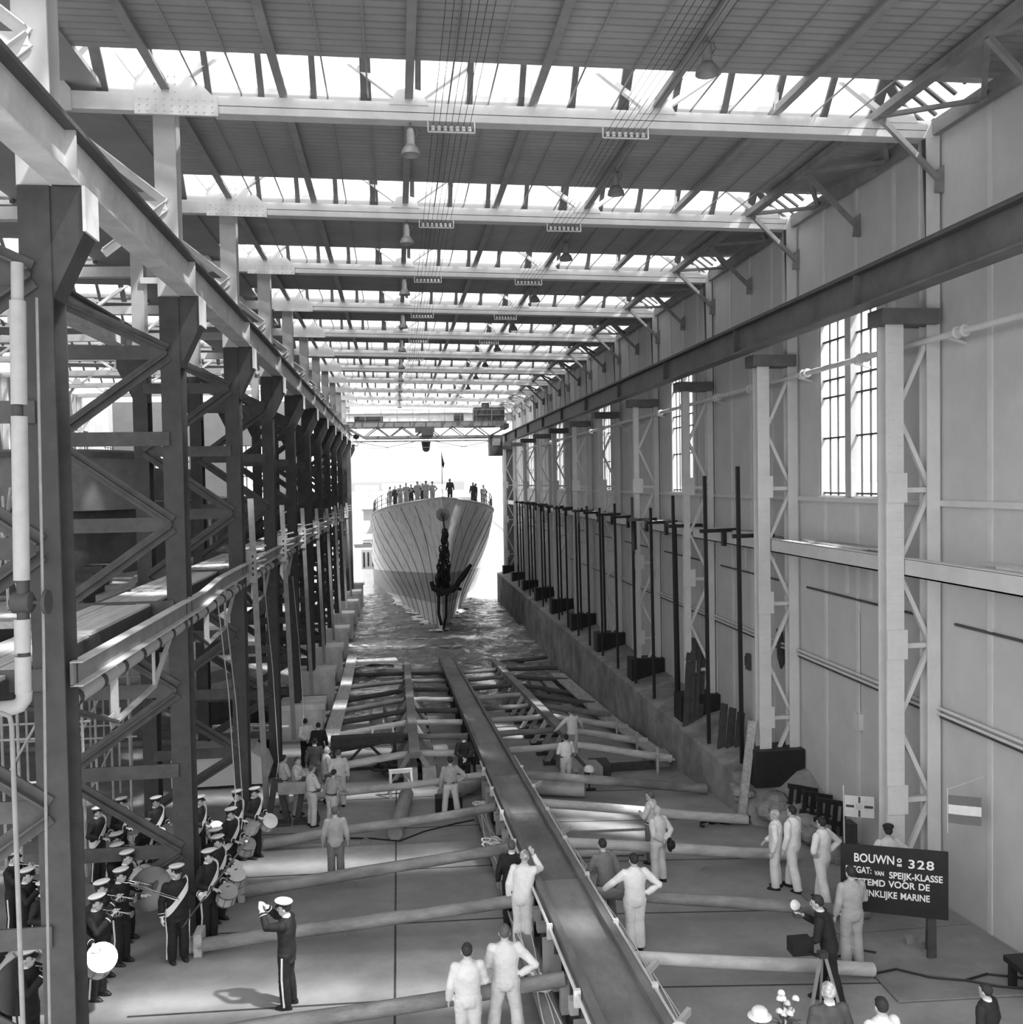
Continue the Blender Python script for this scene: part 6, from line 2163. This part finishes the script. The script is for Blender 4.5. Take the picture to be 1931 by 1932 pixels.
# hat behind the bald worker, tripod, flowers
hp_ = hold(w16, (.06, -.30, .93))
t = thing('felt_hat', 'dark round hat held behind the back of the bald worker', 'hat', hp_)
MB().lathe([(.15, 0), (.155, .012), (.10, .02), (.095, .09), (.05, .12), (.01, .125)], (0, 0, 0), 18, (.75, -.6, .2)).build('crown_and_brim', BLACK, t, True)
t = thing('camera_tripod', 'pale wooden camera tripod in front of the photographer', 'tripod', (6.55, 13.75, zf(13.75)))
for dx, dy in ((-.28, -.1), (.28, -.12), (.1, .3)):
    MB().bar((dx * .12, dy * .12, 1.0), (dx, dy, 0), .035, .05).build('leg', SAWN, t)
MB().box((-.07, -.06, .97), (.07, .06, 1.06)).build('head', STEEL, t)
cp = hold(ph, (.05, .50, 1.44))
t = thing('press_camera', 'small camera with a pale round flash in the photographer’s hand', 'camera', cp)
MB().box((-.06, -.05, -.11), (.06, .05, .05)).build('camera_body', STEEL2, t)
MB().lathe([(.02, 0), (.075, .02), (.085, .07), (.07, .06), (.01, .02)], (-.0, 0, .08), 14, (-.6, -.3, .3)).build('flash_reflector', PAINTP, t, True)
place(MB().box((6.15, 13.95, zf(14) + .92), (6.5, 14.2, zf(14) + 1.15)).bar((6.3, 14.05, zf(14) + .95), (6.55, 13.8, zf(14) + .98), .04), 'camera_case', BLACK, 'black camera case hanging before the photographer at tripod height', 'case')
t = thing('flower_stand', 'tall white flower arrangement on a slim stand by the grey-haired man', 'flowers', (4.88, 11.35, zf(11.35) - .2))
MB().lathe([(.14, .2), (.14, .23), (.025, .26), (.02, 1.1), (.07, 1.15), (.09, 1.35), (.07, 1.35)], (0, 0, 0), 14).build('stand', STEEL2, t, True)
random.seed(21)
PET = mat('white_petal', .8, .7, .06, 14)
LEAFM = mat('leaf_dark', .06, .7, .3, 14)
for i in range(12):
    a = random.uniform(0, 2 * PI)
    rr = random.uniform(.02, .2)
    c = Vector((rr * math.cos(a), rr * math.sin(a) * .7, 1.45 + random.uniform(0, .45) - rr * .5))
    m = MB()
    for q in range(11):
        th = q * 2.4
        ph_ = .25 + q * .11
        d = Vector((math.sin(ph_) * math.cos(th), math.sin(ph_) * math.sin(th), math.cos(ph_)))
        R_ = Vector((0, 0, 1)).rotation_difference(d).to_matrix()
        m.ell(c + d * .035, (.032, .024, .012), 8, 6, R_)
    m.build('blossom', PET, t, True)
    MB().tube([(0, 0, 1.3), c * .5 + Vector((0, 0, .68)), c - Vector((0, 0, .02))], .006, 5).build('stem', LEAFM, t)
for i in range(8):
    a = i * .8
    MB().plate([(0, 0, 1.38), (.1 * math.cos(a) - .03 * math.sin(a), .1 * math.sin(a) + .03 * math.cos(a), 1.5), (.24 * math.cos(a), .24 * math.sin(a), 1.48 + .03 * (i % 3)), (.1 * math.cos(a) + .03 * math.sin(a), .1 * math.sin(a) - .03 * math.cos(a), 1.46)], (0, 0, .004)).build('leaf', LEAFM, t)

# ---------- men on the foredeck
RP = Matrix.Rotation(PITCH, 3, 'X')
def deck(xl, yl):
    return SH + RP @ Vector((xl, yl, deckz(yl) - .02))
pa = P_('man in a dark coat standing tall on the foredeck behind the jackstaff', *deck(.75, -.5)[:2], 170, outfit='suit', top=SUITG, vox=.016, z=deck(.75, -.5).z, fold=.004)
pb = P_('man in pale overalls on the foredeck midway between rail and jackstaff', *deck(-1.0, .8)[:2], 160, top=LGC, vox=.016, z=deck(-1.0, .8).z, fold=.004, arms=('clasp', 'hip'))
SG = 'men on the foredeck of the warship'
pa['group'] = SG
pb['group'] = SG
for i, (src, xl, yl, rz, lab) in enumerate((
        (pb, -3.75, 5.2, 120, 'outermost man in pale overalls at the foredeck rail towards the colonnade'),
        (pa, -3.35, 4.6, 140, 'dark-clothed man at the foredeck rail towards the colonnade'),
        (pb, -2.95, 3.6, 200, 'second man in pale overalls at the foredeck rail towards the colonnade'),
        (pb, -2.5, 2.4, 170, 'third man in pale overalls inside the foredeck rail'),
        (pa, -2.1, 3.4, 190, 'dark-clothed man between the men in overalls on the foredeck'),
        (pb, -1.65, 1.2, 175, 'fourth man in pale overalls on the foredeck'),
        (pb, -.5, 1.4, 200, 'man in pale overalls just beside the jackstaff'),
        (pa, -1.2, 3.0, 180, 'dark-clothed man far back beside the jackstaff'),
        (pa, 2.75, 2.6, 150, 'dark-coated man at the foredeck rail towards the long wall'),
        (pa, 3.05, 3.6, 100, 'second dark-coated man bending at the rail towards the long wall'),
        (pb, 3.8, 5.2, 210, 'man in pale overalls at the rail corner towards the long wall'),
        (pb, -5.9, 25.5, 150, 'man in pale overalls on the wing platform of the warship'))):
    p = deck(xl, yl) if i < 11 else SH + RP @ Vector((xl, yl, 10.75))
    clone(src, lab, p.x, p.y, rz, 1.0, p.z, SG)
